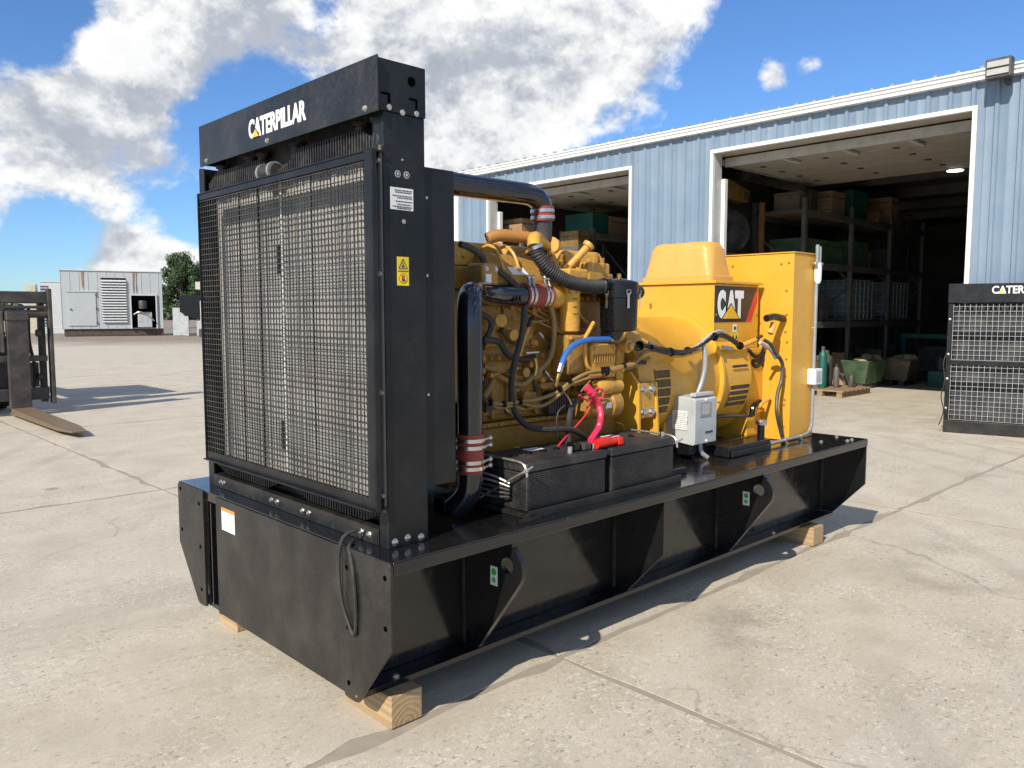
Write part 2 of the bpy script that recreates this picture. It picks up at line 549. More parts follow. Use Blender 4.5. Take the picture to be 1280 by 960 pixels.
    def blob(self, c, r, seg=10, rings=6):
        c = Vector(c)
        r = r if isinstance(r, (tuple, list)) else (r, r, r)
        prof = []
        vs, fs = [], []
        for i in range(rings + 1):
            th = math.pi * i / rings
            for k in range(seg):
                a = 2 * math.pi * k / seg
                vs.append((c.x + r[0] * math.sin(th) * math.cos(a), c.y + r[1] * math.sin(th) * math.sin(a), c.z + r[2] * math.cos(th)))
        for i in range(rings):
            for k in range(seg):
                k2 = (k + 1) % seg
                fs.append((i * seg + k, (i + 1) * seg + k, (i + 1) * seg + k2, i * seg + k2))
        return self.add(vs, fs)

    def mesh(self, name, mat, angle=38):
        me = bpy.data.meshes.new(name)
        me.from_pydata(self.v, [], self.f)
        me.validate()
        me.materials.append(MATS[mat])
        me.polygons.foreach_set('use_smooth', [True] * len(me.polygons))
        bm = bmesh.new()
        bm.from_mesh(me)
        bmesh.ops.recalc_face_normals(bm, faces=bm.faces)
        bm.to_mesh(me)
        bm.free()
        me.set_sharp_from_angle(angle=R(angle))
        return me

    def build(self, name, mat, parent=None, bevel=0.0, loc=None, angle=38, seg=2):
        return put(name, self.mesh(name, mat, angle), parent, bevel, loc, seg)


def put(name, me, parent=None, bevel=0.0, loc=None, seg=2):
    o = bpy.data.objects.new(name, me)
    COL.objects.link(o)
    if parent is not None:
        o.parent = parent
        if parent.type == 'EMPTY' and parent.get('_world'):
            o.matrix_parent_inverse = Matrix.Translation(-parent.location)
    if loc is not None:
        o.location = loc
    if bevel:
        md = o.modifiers.new('bevel', 'BEVEL')
        md.width = bevel
        md.segments = seg
        md.limit_method = 'ANGLE'
        md.angle_limit = R(40)
        md.harden_normals = True
    return o


def tag(o, label, cat, group=None):
    o['label'] = label
    o['category'] = cat
    if group:
        o['group'] = group
    return o


def thing(name, label, cat, loc=(0, 0, 0), rz=0.0, group=None, world=False):
    """an Empty at the base of a thing; world=True when its parts are written in world coordinates"""
    o = bpy.data.objects.new(name, None)
    COL.objects.link(o)
    o.empty_display_size = 0.2
    o.location = loc
    o.rotation_euler = (0, 0, rz)
    if world:
        o['_world'] = 1
    return tag(o, label, cat, group)


def struct(o):
    o['kind'] = 'structure'
    return o


def stuff(o):
    o['kind'] = 'stuff'
    return o


_hex = {}


def bolt(parent, pos, d, r=0.009, mat='bolt_zinc', name='bolt', washer=True):
    """hex bolt with washer; all bolts of a kind share one mesh"""
    key = (round(r, 4), mat, washer)
    if key not in _hex:
        mb = MB()
        if washer:
            mb.lathe([(-0.002, r * 1.25), (0.0018, r * 1.25), (0.0019, r * 1.1)], (0, 0, 0), (0, 0, 1), 10)
        mb.lathe([(0, r * 0.9), (r * 0.75, r * 0.9), (r * 0.9, r * 0.6)], (0, 0, 0.001), (0, 0, 1), 6)
        _hex[key] = mb.mesh('bolt', mat)
    o = put(name, _hex[key], parent, loc=pos)
    if parent is not None and parent.get('_world') is None and parent.type == 'EMPTY':
        pass
    o.rotation_euler = Vector(d).to_track_quat('Z', 'Y').to_euler()
    return o


def text_mesh(body, mat, w, h, depth=0.0008, bold=0.03):
    """letters fitted into a w x h rectangle, lower left corner at the origin, in the XY plane"""
    cu = bpy.data.curves.new('letters', 'FONT')
    cu.body = body
    cu.size = 1
    cu.offset = bold
    cu.extrude = 0.01
    cu.space_character = 1.0
    ob = bpy.data.objects.new('letters', cu)
    COL.objects.link(ob)
    bpy.context.view_layer.update()
    dg = bpy.context.evaluated_depsgraph_get()
    me = bpy.data.meshes.new_from_object(ob.evaluated_get(dg))
    bpy.data.objects.remove(ob)
    xs = [v.co.x for v in me.vertices]; ys = [v.co.y for v in me.vertices]
    x0, x1, y0, y1 = min(xs), max(xs), min(ys), max(ys)
    for v in me.vertices:
        v.co = ((v.co.x - x0) / (x1 - x0) * w, (v.co.y - y0) / (y1 - y0) * h, v.co.z / 0.01 * depth)
    me.materials.clear()
    me.materials.append(MATS[mat])
    return me


def frame_minus_x(o, pos):
    """writing on a face that looks towards -X: reads along -Y, up is +Z"""
    o.rotation_euler = Matrix(((0, 0, -1), (-1, 0, 0), (0, 1, 0))).to_euler()
    o.location = pos


def frame_minus_y(o, pos):
    o.rotation_euler = (R(90), 0, 0)
    o.location = pos

# ================================================================ THE SETTING
# ground: one sheet to the horizon, cast slabs lying on it near the building
mb = MB()
mb.add([(-900, -900, -0.02), (900, -900, -0.02), (900, 900, -0.02), (-900, 900, -0.02)], [(0, 1, 2, 3)])
ground = struct(mb.build('ground', 'concrete'))
XL = [0.9 + 3.5 * k for k in range(-5, 8)]
YL = [0.13 + 4.22 * k for k in range(-4, 7)]
for i in range(len(XL) - 1):
    for j in range(len(YL) - 1):
        x0, x1, y0, y1 = XL[i] + 0.008, XL[i + 1] - 0.008, YL[j] + 0.008, YL[j + 1] - 0.008
        edge = []
        n = 26
        amp = 0.015

        def jit():
            return random.uniform(0, amp) if random.random() < 0.85 else random.uniform(amp, 3.0 * amp)
        for k in range(n):
            edge.append((x0 + (x1 - x0) * k / n, y0 + jit()))
        for k in range(n):
            edge.append((x1 - jit(), y0 + (y1 - y0) * k / n))
        for k in range(n):
            edge.append((x1 - (x1 - x0) * k / n, y1 - jit()))
        for k in range(n):
            edge.append((x0 + jit(), y1 - (y1 - y0) * k / n))
        m_ = MB().prism(edge, 'z', -0.0195, 0.0)
        m_.build('slab', 'concrete', ground)
mb = MB()
for x in XL:
    mb.box(x - 0.05, x + 0.05, YL[0], YL[-1], -0.0195, -0.0030)
for y in YL:
    mb.box(XL[0], XL[-1], y - 0.05, y + 0.05, -0.0195, -0.0034)
mb.build('joint_filler', 'joint_dirt', ground)

# ---------------------------------------------------------------- workshop building
WX = 9.2
EAVE = 4.06
BL, BR, BB = 10.72, -9.0, 25.0
D1 = (6.30, 9.72, 3.70)      # doorway: y from, y to, head height
D2 = (1.25, 4.73, 3.735)
hall = thing('workshop_building', 'long blue ribbed metal workshop with white gutter and two open bays', 'building', (WX, 0.8, 0), world=True)


def rib_profile(y0, y1):
    """(y, depth) outline of a ribbed steel sheet, ribs at every 0.25 m"""
    pts = [(y0, 0.0)]
    k = math.ceil((y0 - 0.04) / 0.25)
    while k * 0.25 < y1 + 0.04:
        c = k * 0.25
        for dy, dd in ((-0.034, 0), (-0.018, 0.026), (0.018, 0.026), (0.034, 0), (0.108, 0), (0.116, 0.005), (0.134, 0.005), (0.142, 0)):
            if y0 < c + dy < y1:
                pts.append((c + dy, dd))
        k += 1
    pts.append((y1, 0.0))
    return pts


def wall_panel(y0, y1, z0, z1):
    pr_ = rib_profile(y0, y1)
    n = len(pr_)
    vs = [(WX - d, y, z0) for y, d in pr_] + [(WX - d, y, z1) for y, d in pr_]
    fs = [(i, i + 1, i + 1 + n, i + n) for i in range(n - 1)]
    m_ = MB().add(vs, fs)
    # backing sheet closes the panel
    m_.add([(WX + 0.02, y0, z0), (WX + 0.02, y1, z0), (WX + 0.02, y1, z1), (WX + 0.02, y0, z1)], [(0, 1, 2, 3)])
    m_.build('wall_panel', 'wall_blue', hall)


def panel_run(y0, y1, z0, z1):
    y = y0
    while y < y1 - 0.01:
        e = min(math.floor(y / 1.0 + 1.0001) * 1.0 + 0.125, y1)
        if e - y < 0.02:
            e = min(e + 1.0, y1)
        wall_panel(y, e - 0.002, z0, z1)
        y = e


TRIM = 0.052
panel_run(D1[1] + TRIM, BL - 0.1, 0, EAVE)
panel_run(D2[1] + TRIM, D1[0] - TRIM, 0, EAVE)
panel_run(BR, D2[0] - TRIM, 0, EAVE)
panel_run(D1[0] - TRIM, D1[1] + TRIM, D1[2] + TRIM, EAVE)
panel_run(D2[0] - TRIM, D2[1] + TRIM, D2[2] + TRIM, EAVE)
for d in (D1, D2):
    MB().box(WX - 0.036, WX + 0.03, d[0] - TRIM, d[0], 0, d[2]).build('door_trim', 'trim_white', hall, 0.004)
    MB().box(WX - 0.036, WX + 0.03, d[1], d[1] + TRIM, 0, d[2]).build('door_trim', 'trim_white', hall, 0.004)
    MB().box(WX - 0.038, WX + 0.03, d[0] - TRIM, d[1] + TRIM, d[2], d[2] + TRIM).build('door_trim', 'trim_white', hall, 0.004)
    for yy0, yy1 in ((d[0] - 0.12, d[0] - 0.002), (d[1] + 0.002, d[1] + 0.12)):
        MB().box(WX + 0.032, WX + 0.22, yy0, yy1, 0, d[2] + 0.06).build('door_jamb', 'jamb_grey', hall, 0.004)
    MB().box(WX + 0.032, WX + 0.38, d[0] - 0.12, d[1] + 0.12, d[2] + 0.004, d[2] + 0.2).build('door_header', 'door_panel', hall, 0.004)
# pale weather strip plates on the far jambs
for d in (D1, D2):
    MB().box(WX + 0.221, WX + 0.30, d[1] - 0.055, d[1] + 0.06, 0, d[2] - 0.35).build('door_track', 'trim_white', hall, 0.003)
    MB().box(WX + 0.223, WX + 0.31, d[0] - 0.06, d[0] + 0.02, 0, d[2] - 0.2).build('door_track', 'jamb_grey', hall, 0.003)
MB().box(WX - 0.045, WX + 0.05, BL - 0.098, BL + 0.03, 0, EAVE).build('corner_trim', 'trim_white', hall, 0.004)
# gutter with stepped face
gp = [(WX + 0.01, EAVE - 0.005), (WX - 0.10, EAVE - 0.005), (WX - 0.10, EAVE + 0.035), (WX - 0.118, EAVE + 0.045), (WX - 0.118, EAVE + 0.075), (WX - 0.138, EAVE + 0.088), (WX - 0.138, EAVE + 0.108), (WX + 0.01, EAVE + 0.108)]
MB().prism(gp, 'y', BR, BL + 0.06).build('gutter', 'trim_white', hall)
# ribbed roof sheets, each 1 m wide
def roof_z(x):
    return EAVE + 0.112 + (x - (WX - 0.12)) * 0.07


y = BR
while y < BL:
    e = min(y + 1.0, BL + 0.04)
    vs, fs = [], []
    pts = []
    k = 0
    while y + k * 0.25 < e - 0.01:
        c = y + k * 0.25 + 0.125
        pts += [(y + k * 0.25, 0)] + [(c - 0.03, 0), (c - 0.014, 0.03), (c + 0.014, 0.03), (c + 0.03, 0)]
        k += 1
    pts.append((e, 0))
    n = len(pts)
    for xx in (WX - 0.12, BB):
        vs += [(xx, p_[0], roof_z(xx) + p_[1]) for p_ in pts]
    for xx in (WX - 0.12, BB):
        vs += [(xx, p_[0], roof_z(xx) - 0.002) for p_ in pts]
    fs = [(i, i + 1, i + 1 + n, i + n) for i in range(n - 1)] + [(i, i + 1, i + 1 + 2 * n, i + 2 * n) for i in range(n - 1)]
    MB().add(vs, fs).build('roof_sheet', 'roof_metal', hall, angle=25)
    y = e + 0.002
MB().box(WX + 0.051, BB, BL + 0.001, BL + 0.02, 0, EAVE).build('gable_cladding', 'wall_blue', hall)
# shell behind the front wall
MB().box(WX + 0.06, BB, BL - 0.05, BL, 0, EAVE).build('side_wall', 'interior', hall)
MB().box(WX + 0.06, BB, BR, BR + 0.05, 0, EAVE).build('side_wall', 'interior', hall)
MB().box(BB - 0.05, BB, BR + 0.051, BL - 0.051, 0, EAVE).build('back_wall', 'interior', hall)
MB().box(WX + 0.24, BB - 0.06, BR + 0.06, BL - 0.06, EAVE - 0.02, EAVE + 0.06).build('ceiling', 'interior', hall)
for xx in (12.4, 14.6, 16.8, 19.0, 21.2):
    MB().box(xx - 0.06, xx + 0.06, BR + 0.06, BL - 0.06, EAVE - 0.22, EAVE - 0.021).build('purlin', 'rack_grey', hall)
MB().box(WX + 0.3, 16.0, 5.94, 6.0, 0, EAVE - 0.25).build('partition_wall', 'interior', hall)

# open sectional doors stored under the roof
def overhead_door(d, label):
    zt = d[2] - 0.10
    root = thing('overhead_door', label, 'door', (WX + 0.45, (d[0] + d[1]) / 2, zt), world=True, group='sectional doors of the workshop')
    x = WX + 0.40
    for k in range(5):
        w = 0.60
        MB().box(x, x + w - 0.008, d[0] - 0.04, d[1] + 0.04, zt, zt + 0.045).build('door_section', 'door_panel', root, 0.006)
        for q in range(4):
            yy = d[0] + 0.25 + q * (d[1] - d[0] - 0.5) / 3
            MB().box(x + w - 0.05, x + w + 0.04, yy - 0.035, yy + 0.035, zt - 0.012, zt - 0.001).build('hinge', 'machine_dark', root)
        x += w
    MB().box(WX + 0.36, WX + 0.395, d[0] - 0.04, d[1] + 0.04, zt - 0.05, zt + 0.08).build('bottom_seal', 'door_panel', root)
    for q in (0.25, 0.5, 0.75):
        yy = d[0] + q * (d[1] - d[0])
        MB().box(WX + 0.42, WX + 0.95, yy - 0.03, yy + 0.03, zt - 0.045, zt - 0.013).build('strut', 'jamb_grey', root)
    for yy in (d[0] - 0.08, d[1] + 0.045):
        MB().box(WX + 0.32, x, yy, yy + 0.035, zt - 0.02, zt + 0.06).build('track', 'conduit', root)
    return root


overhead_door(D1, 'open beige sectional door under the roof of the bay behind the engine')
overhead_door(D2, 'open beige sectional door under the roof of the wide right bay')

# floodlight under the eave
fl = thing('floodlight', 'wide floodlight with two white lamp panes fixed to the gutter', 'floodlight', (WX - 0.14, 0.93, 4.12), world=True)
MB().box(WX - 0.30, WX - 0.17, 0.80, 1.06, 3.99, 4.21).build('housing', 'machine_dark', fl, 0.012)
MB().box(WX - 0.318, WX - 0.301, 0.82, 1.04, 4.11, 4.175).build('lamp_pane', 'lens_glass', fl, 0.004)
MB().box(WX - 0.318, WX - 0.301, 0.82, 1.04, 4.025, 4.09).build('lamp_pane', 'lens_glass', fl, 0.004)
MB().box(WX - 0.171, WX - 0.03, 0.86, 0.90, 3.95, 4.06).build('bracket', 'machine_dark', fl)
MB().bar((WX - 0.10, 0.86, 3.98), (WX - 0.20, 0.86, 4.04), 0.03, 0.02).build('knuckle', 'machine_dark', fl)

# ceiling lamp that is lit
lp = thing('ceiling_lamp', 'round lit lamp hanging high inside the right bay', 'lamp', (13.20, 2.69, 3.88), world=True)
MB().lathe([(0, 0.13), (0.04, 0.13), (0.08, 0.06), (0.12, 0.04)], (12.60, 2.50, 3.62), (0, 0, 1)).build('lamp_shade', 'machine_dark', lp)
MB().lathe([(-0.012, 0.11), (-0.001, 0.12)], (12.60, 2.50, 3.62), (0, 0, 1)).build('lamp_disc', 'lamp_lit', lp)

# ---------------------------------------------------------------- storage racks and what stands in the bays
def rack(name, label, xs, y0, y1, levels, top, mat='rack_grey', decks=True):
    root = thing(name, label, 'rack', (xs[0], y0, 0), world=True, group='storage racks in the workshop')
    for x in xs:
        for yy in (y0, y1):
            MB().box(x - 0.045, x + 0.045, yy - 0.035, yy + 0.035, 0, top).build('upright', mat, root, 0.006)
        z = 0.15
        s = 1
        while z + 0.9 < top:
            a, b = (y0, y1) if s > 0 else (y1, y0)
            MB().bar((x, a, z), (x, b, z + 0.85), 0.03, 0.03).build('brace', mat, root)
            z += 0.9
            s = -s
        for lz in levels:
            MB().box(x - 0.03, x + 0.03, y0 + 0.04, y1 - 0.04, lz - 0.05, lz).build('end_rail', mat, root)
    for i in range(len(xs) - 1):
        for lz in levels:
            for yy in (y0, y1):
                MB().box(xs[i] + 0.046, xs[i + 1] - 0.046, yy - 0.03, yy + 0.03, lz - 0.11, lz).build('beam', mat, root, 0.006)
            if decks:
                n = 9
                for k in range(n):
                    xx = xs[i] + 0.12 + k * (xs[i + 1] - xs[i] - 0.24) / (n - 1)
                    MB().box(xx - 0.05, xx + 0.05, y0 + 0.031, y1 - 0.031, lz - 0.025, lz - 0.003).build('deck_board', 'crate_wood', root)
    return root


def crate(name, label, cat, x0, x1, y0, y1, z0, z1, mat, group=None):
    """box with lid seam, end battens and a label patch"""
    root = thing(name, label, cat, ((x0 + x1) / 2, (y0 + y1) / 2, z0), world=True, group=group)
    MB().box(x0, x1, y0, y1, z0, z1).build('box_body', mat, root, 0.008)
    for xx in (x0 - 0.004,):
        MB().box(xx, x0 - 0.001, y0 + 0.02, y1 - 0.02, z1 - 0.11, z1 - 0.09).build('seam', 'machine_dark', root)
    MB().box(x0 + 0.02, x1 - 0.02, y0 - 0.006, y0 - 0.001, z1 - 0.12, z1 - 0.10).build('seam', 'machine_dark', root)
    return root


RY0, RY1 = 4.48, 5.40
rack('storage_rack', 'grey pallet rack running into the wide right bay', [11.6, 13.45, 15.25, 17.0], RY0, RY1, [1.22, 2.24, 3.12], 3.3)
rack('storage_rack', 'rusty orange rack end behind the left jamb of the right bay', [10.0, 11.3], 5.1, 5.8, [1.5, 2.35], 3.25, 'rack_orange')
rack('storage_rack', 'grey shelf rack in the bay behind the engine', [10.85, 12.2, 13.55], 8.5, 9.33, [1.0, 1.95, 2.955], 3.05)
rack('storage_rack', 'rack at the left jamb of the bay behind the engine', [9.78, 10.7], 9.42, 10.35, [1.35, 2.83], 2.9)

crate('wooden_crate', 'tan wooden crate on the top shelf beside the teal case', 'crate', 12.75, 13.3, 4.55, 5.1, 3.12, 3.55, 'crate_wood')
crate('storage_case', 'teal case on the top shelf of the pallet rack', 'case', 13.6, 14.25, 4.55, 5.2, 3.12, 3.66, 'teal')
crate('cardboard_box', 'upright brown box on the far top shelf of the pallet rack', 'box', 15.4, 15.8, 4.55, 5.1, 3.12, 3.7, 'cardboard')
crate('storage_case', 'long dark green case on the middle shelf of the pallet rack', 'case', 11.75, 13.25, 4.55, 5.2, 2.24, 2.66, 'bin_green')
crate('storage_case', 'square green case on the middle shelf of the pallet rack', 'case', 13.6, 14.4, 4.55, 5.2, 2.24, 2.72, 'bin_green')
crate('storage_case', 'grey case on the middle shelf beyond the square green one', 'case', 15.4, 16.3, 4.55, 5.2, 2.24, 2.68, 'machine_dark')
crate('cardboard_box', 'large open cardboard carton behind the turbo pipe', 'box', 9.85, 10.4, 9.49, 10.27, 2.83, 3.25, 'cardboard')
crate('storage_case', 'long teal case on the shelf behind the engine', 'case', 10.92, 11.4, 8.57, 9.3, 2.955, 3.37, 'teal')
crate('wooden_crate', 'brown crate on the shelf to the right of the long teal case', 'crate', 11.47, 12.1, 8.57, 9.15, 2.955, 3.34, 'crate_wood')
crate('cardboard_box', 'yellow box standing below the end of the teal case', 'box', 10.3, 10.62, 8.4, 8.86, 2.66, 2.96, 'machine_yellow')
st_ = thing('shelf_stand', 'dark stand under the yellow box', 'stand', (10.46, 8.62, 0), world=True)
MB().box(10.24, 10.7, 8.34, 8.92, 2.58, 2.66).build('stand_top', 'rack_grey', st_)
for xx in (10.28, 10.66):
    for yy in (8.38, 8.88):
        MB().box(xx - 0.03, xx + 0.03, yy - 0.03, yy + 0.03, 0, 2.58).build('leg', 'rack_grey', st_)

# liquid totes in wire cages on the low shelf
def tote(label, x0, y0, z0, s=0.92, h=0.78):
    root = thing('liquid_tote', label, 'tote', (x0 + s / 2, y0 + s / 2, z0), world=True, group='caged totes on the rack')
    MB().box(x0 + 0.03, x0 + s - 0.03, y0 + 0.03, y0 + s - 0.13, z0 + 0.06, z0 + h - 0.02).build('tank', 'tote_blue', root, 0.05)
    m_ = MB()
    for k in range(6):
        q = k * s / 5
        m_.box(x0 + q - 0.008, x0 + q + 0.008, y0 - 0.008, y0 + 0.008, z0 + 0.02, z0 + h)
        m_.box(x0 - 0.008, x0 + 0.008, y0 + q * 0.85 - 0.008, y0 + q * 0.85 + 0.008, z0 + 0.02, z0 + h)
        m_.box(x0, x0 + s, y0 - 0.012, y0 + 0.004, z0 + 0.03 + k * (h - 0.05) / 5, z0 + 0.045 + k * (h - 0.05) / 5)
        m_.box(x0 - 0.012, x0 + 0.004, y0, y0 + s * 0.85, z0 + 0.03 + k * (h - 0.05) / 5, z0 + 0.045 + k * (h - 0.05) / 5)
    m_.build('cage', 'conduit', root)
    MB().box(x0, x0 + s, y0, y0 + s * 0.85, z0, z0 + 0.05).build('pallet', 'machine_dark', root)


tote('caged blue-white liquid tote on the low rack shelf, nearer one', 13.6, 4.5, 1.22)
tote('caged blue-white liquid tote on the low rack shelf, farther one', 15.4, 4.5, 1.22)

# small cartons and tins filling the shelves: nothing in the photograph tells them apart
rk = random.Random(21)
cnt_ = {}
HUE = {'machine_dark': 'black', 'bin_brown': 'dull brown', 'cardboard': 'tan', 'rack_grey': 'grey', 'skid_brown': 'dark brown', 'bin_green': 'dark green'}
ORD = ('first', 'second', 'third', 'fourth', 'fifth', 'sixth', 'seventh', 'eighth', 'ninth', 'tenth', 'eleventh', 'twelfth', 'thirteenth', 'fourteenth', 'fifteenth', 'sixteenth')
for (x0, x1, lz, hmax) in ((11.7, 12.65, 3.12, 0.4), (14.35, 15.15, 3.12, 0.4), (15.9, 16.9, 3.12, 0.45), (14.5, 15.2, 2.24, 0.45), (16.4, 16.9, 2.24, 0.5), (11.7, 13.35, 1.22, 0.6), (11.7, 13.35, 0.0, 0.7), (13.6, 16.9, 0.0, 0.8)):
    x = x0
    while x < x1 - 0.15:
        w_ = rk.uniform(0.16, 0.38)
        h_ = rk.uniform(0.15, hmax)
        d_ = rk.uniform(0.25, 0.6)
        y0 = RY0 + rk.uniform(0.06, 0.25)
        if x + w_ > x1:
            break
        mt_ = rk.choice(('machine_dark', 'bin_brown', 'cardboard', 'rack_grey', 'skid_brown', 'bin_green'))
        bx_ = thing('storage_box', 'one of the small dark cartons cluttering the pallet rack', 'box', (x + w_ / 2, y0 + d_ / 2, lz), world=True, group='clutter on the pallet rack')
        cnt_[lz] = cnt_.get(lz, 0) + 1
        bx_['label'] = '%s carton on the %s of the pallet rack, %s from the bay door' % (HUE[mt_], {3.12: 'top shelf', 2.24: 'middle shelf', 1.22: 'low shelf', 0.0: 'floor'}[lz], ORD[cnt_[lz] - 1])
        MB().box(x, x + w_, y0, y0 + d_, lz, lz + h_ * 0.86).build('box_body', mt_, bx_, 0.006)
        MB().box(x - 0.006, x + w_ + 0.006, y0 - 0.006, y0 + d_ + 0.006, lz + h_ * 0.86 + 0.001, lz + h_).build('lid', mt_, bx_, 0.006)
        x += w_ + rk.uniform(0.03, 0.22)

# spare wheel on the orange rack
wh = thing('spare_wheel', 'black tyre with steel rim lying upright behind the left jamb', 'wheel', (10.7, 5.3, 2.35), world=True)
o_ = (10.62, 5.34, 2.72)
MB().lathe([(-0.10, 0.20), (-0.11, 0.30), (-0.07, 0.36), (0.07, 0.36), (0.11, 0.30), (0.10, 0.20)], o_, (1, 0.55, 0), 32).build('tyre', 'tyre', wh)
MB().lathe([(-0.085, 0.205), (-0.08, 0.17), (-0.03, 0.15), (-0.03, 0.05), (-0.06, 0.04), (0.05, 0.04)], o_, (1, 0.55, 0), 24).build('rim', 'conduit', wh)

# yellow machine arm lying across the top of the orange rack
am = thing('machine_arm', 'yellow machine boom lying on top of the orange rack', 'machine part', (10.6, 5.5, 3.25), world=True)
MB().prism([(10.0, 3.26), (11.2, 3.26), (11.25, 3.46), (10.6, 3.60), (10.05, 3.44)], 'y', 5.3, 5.5).build('boom', 'machine_yellow', am, 0.02)
MB().lathe([(0, 0.06), (0.3, 0.06)], (11.1, 5.25, 3.36), (0, 1, 0), 14).build('pivot', 'machine_dark', am)

# bins and machines on the floor
def bin_(label, x0, x1, y0, y1, h, mat, fill):
    root = thing('parts_bin', label, 'bin', ((x0 + x1) / 2, (y0 + y1) / 2, 0), world=True, group='open parts bins on the floor')
    s = 0.10
    vs = [(x0 + s, y0 + s, 0.10), (x1 - s, y0 + s, 0.10), (x1 - s, y1 - s, 0.10), (x0 + s, y1 - s, 0.10), (x0, y0, h), (x1, y0, h), (x1, y1, h), (x0, y1, h)]
    vs += [(x0 + 0.03, y0 + 0.03, h), (x1 - 0.03, y0 + 0.03, h), (x1 - 0.03, y1 - 0.03, h), (x0 + 0.03, y1 - 0.03, h)]
    vs += [(x0 + s, y0 + s, h - 0.15), (x1 - s, y0 + s, h - 0.15), (x1 - s, y1 - s, h - 0.15), (x0 + s, y1 - s, h - 0.15)]
    fs = [(0, 3, 2, 1)]
    for a in range(4):
        b_ = (a + 1) % 4
        fs += [(a, b_, b_ + 4, a + 4), (a + 4, b_ + 4, b_ + 8, a + 8), (a + 8, b_ + 8, b_ + 12, a + 12)]
    fs.append((12, 13, 14, 15))
    MB().add(vs, fs).build('tub', mat, root, 0.01)
    for yy in (y0 + 0.15, y1 - 0.25):
        MB().box(x0 + 0.12, x1 - 0.12, yy, yy + 0.1, 0.0, 0.099).build('runner', 'machine_dark', root)
    m_ = MB()
    for k in range(16):
        m_.blob((random.uniform(x0 + 0.15, x1 - 0.15), random.uniform(y0 + 0.15, y1 - 0.15), h - 0.02 + random.uniform(-0.08, 0.05)),
                (random.uniform(0.07, 0.2), random.uniform(0.07, 0.2), random.uniform(0.04, 0.12)), 7, 4)
    stuff(m_.build('scrap_heap', fill, root, angle=10))


bin_('open green steel bin heaped with tan scraps on the workshop floor', 12.98, 13.9, 3.88, 4.4, 0.52, 'bin_green', 'cloth_tan')
bin_('open brown bin heaped with scraps beyond the green bin', 14.2, 14.95, 3.62, 4.22, 0.48, 'bin_brown', 'cloth_tan')

tm = thing('teal_machine', 'teal generator frame on the floor in the back of the right bay', 'machine', (16.6, 3.9, 0), world=True)
MB().box(16.0, 17.2, 3.45, 4.4, 0.02, 0.14).build('skid', 'teal', tm, 0.01)
for yy in (3.5, 4.4):
    MB().box(16.05, 16.15, yy, yy + 0.08, 0.141, 0.85).build('post', 'teal', tm, 0.01)
MB().box(16.02, 16.18, 3.46, 4.5, 0.851, 0.95).build('cross_beam', 'teal', tm, 0.01)
MB().box(16.4, 17.1, 3.6, 4.3, 0.141, 0.7).build('engine_block', 'machine_dark', tm, 0.04)
tm = thing('teal_machine', 'tall teal machine cabinet at the right edge of the wide bay', 'machine', (15.1, 3.1, 0), world=True)
MB().box(14.6, 15.6, 2.6, 3.45, 0.0, 0.30).build('base', 'teal', tm, 0.02)
MB().box(14.9, 15.5, 2.65, 3.12, 0.301, 0.98).build('cabinet', 'teal', tm, 0.02)
MB().lathe([(0, 0.1), (0.25, 0.1), (0.3, 0.04)], (14.8, 3.28, 0.301), (0, 0, 1), 16).build('pump', 'machine_dark', tm)

# pallet with odds and ends by the rack foot
pl = thing('pallet', 'broken wooden pallet on the workshop floor at the rack foot', 'pallet', (11.95, 4.0, 0), world=True)
for k in range(3):
    yy = 3.65 + k * 0.33
    MB().box(11.4, 12.5, yy, yy + 0.09, 0.0, 0.09).build('stringer', 'crate_wood', pl)
for k in range(7):
    xx = 11.4 + k * 0.163
    MB().box(xx, xx + 0.12, 3.62, 4.43, 0.0905, 0.112).build('deck_board', 'crate_wood', pl)
def bottle(label, x, y_, h, r, mat, z0=0.112):
    root = thing('canister', label, 'canister', (x, y_, z0), world=True)
    MB().lathe([(0, r * 0.95), (0.02, r), (h * 0.76, r), (h * 0.83, r * 0.85), (h * 0.87, r * 0.5), (h * 0.9, r * 0.45)], (x, y_, z0), (0, 0, 1), 16).build('bottle', mat, root)
    MB().lathe([(0, r * 0.45), (h * 0.1, r * 0.45)], (x, y_, z0 + h * 0.9), (0, 0, 1), 12).build('cap', 'machine_dark', root)


bottle('tall green gas canister standing on the pallet', 11.75, 4.15, 0.70, 0.07, 'teal')
bottle('slim grey canister standing on the pallet', 11.95, 4.0, 0.40, 0.05, 'rack_grey')
bottle('small dark canister at the front of the pallet, standing on the pallet', 12.2, 3.85, 0.24, 0.06, 'machine_dark')
bottle('short dark canister at the back of the pallet', 12.1, 4.25, 0.62, 0.11, 'machine_dark')

# ---------------------------------------------------------------- spare radiator at the right edge
sr = thing('spare_radiator', 'black spare radiator with wire guards standing upright beside the right door jamb', 'radiator', (8.555, 1.212, 0), rz=R(-77.2))
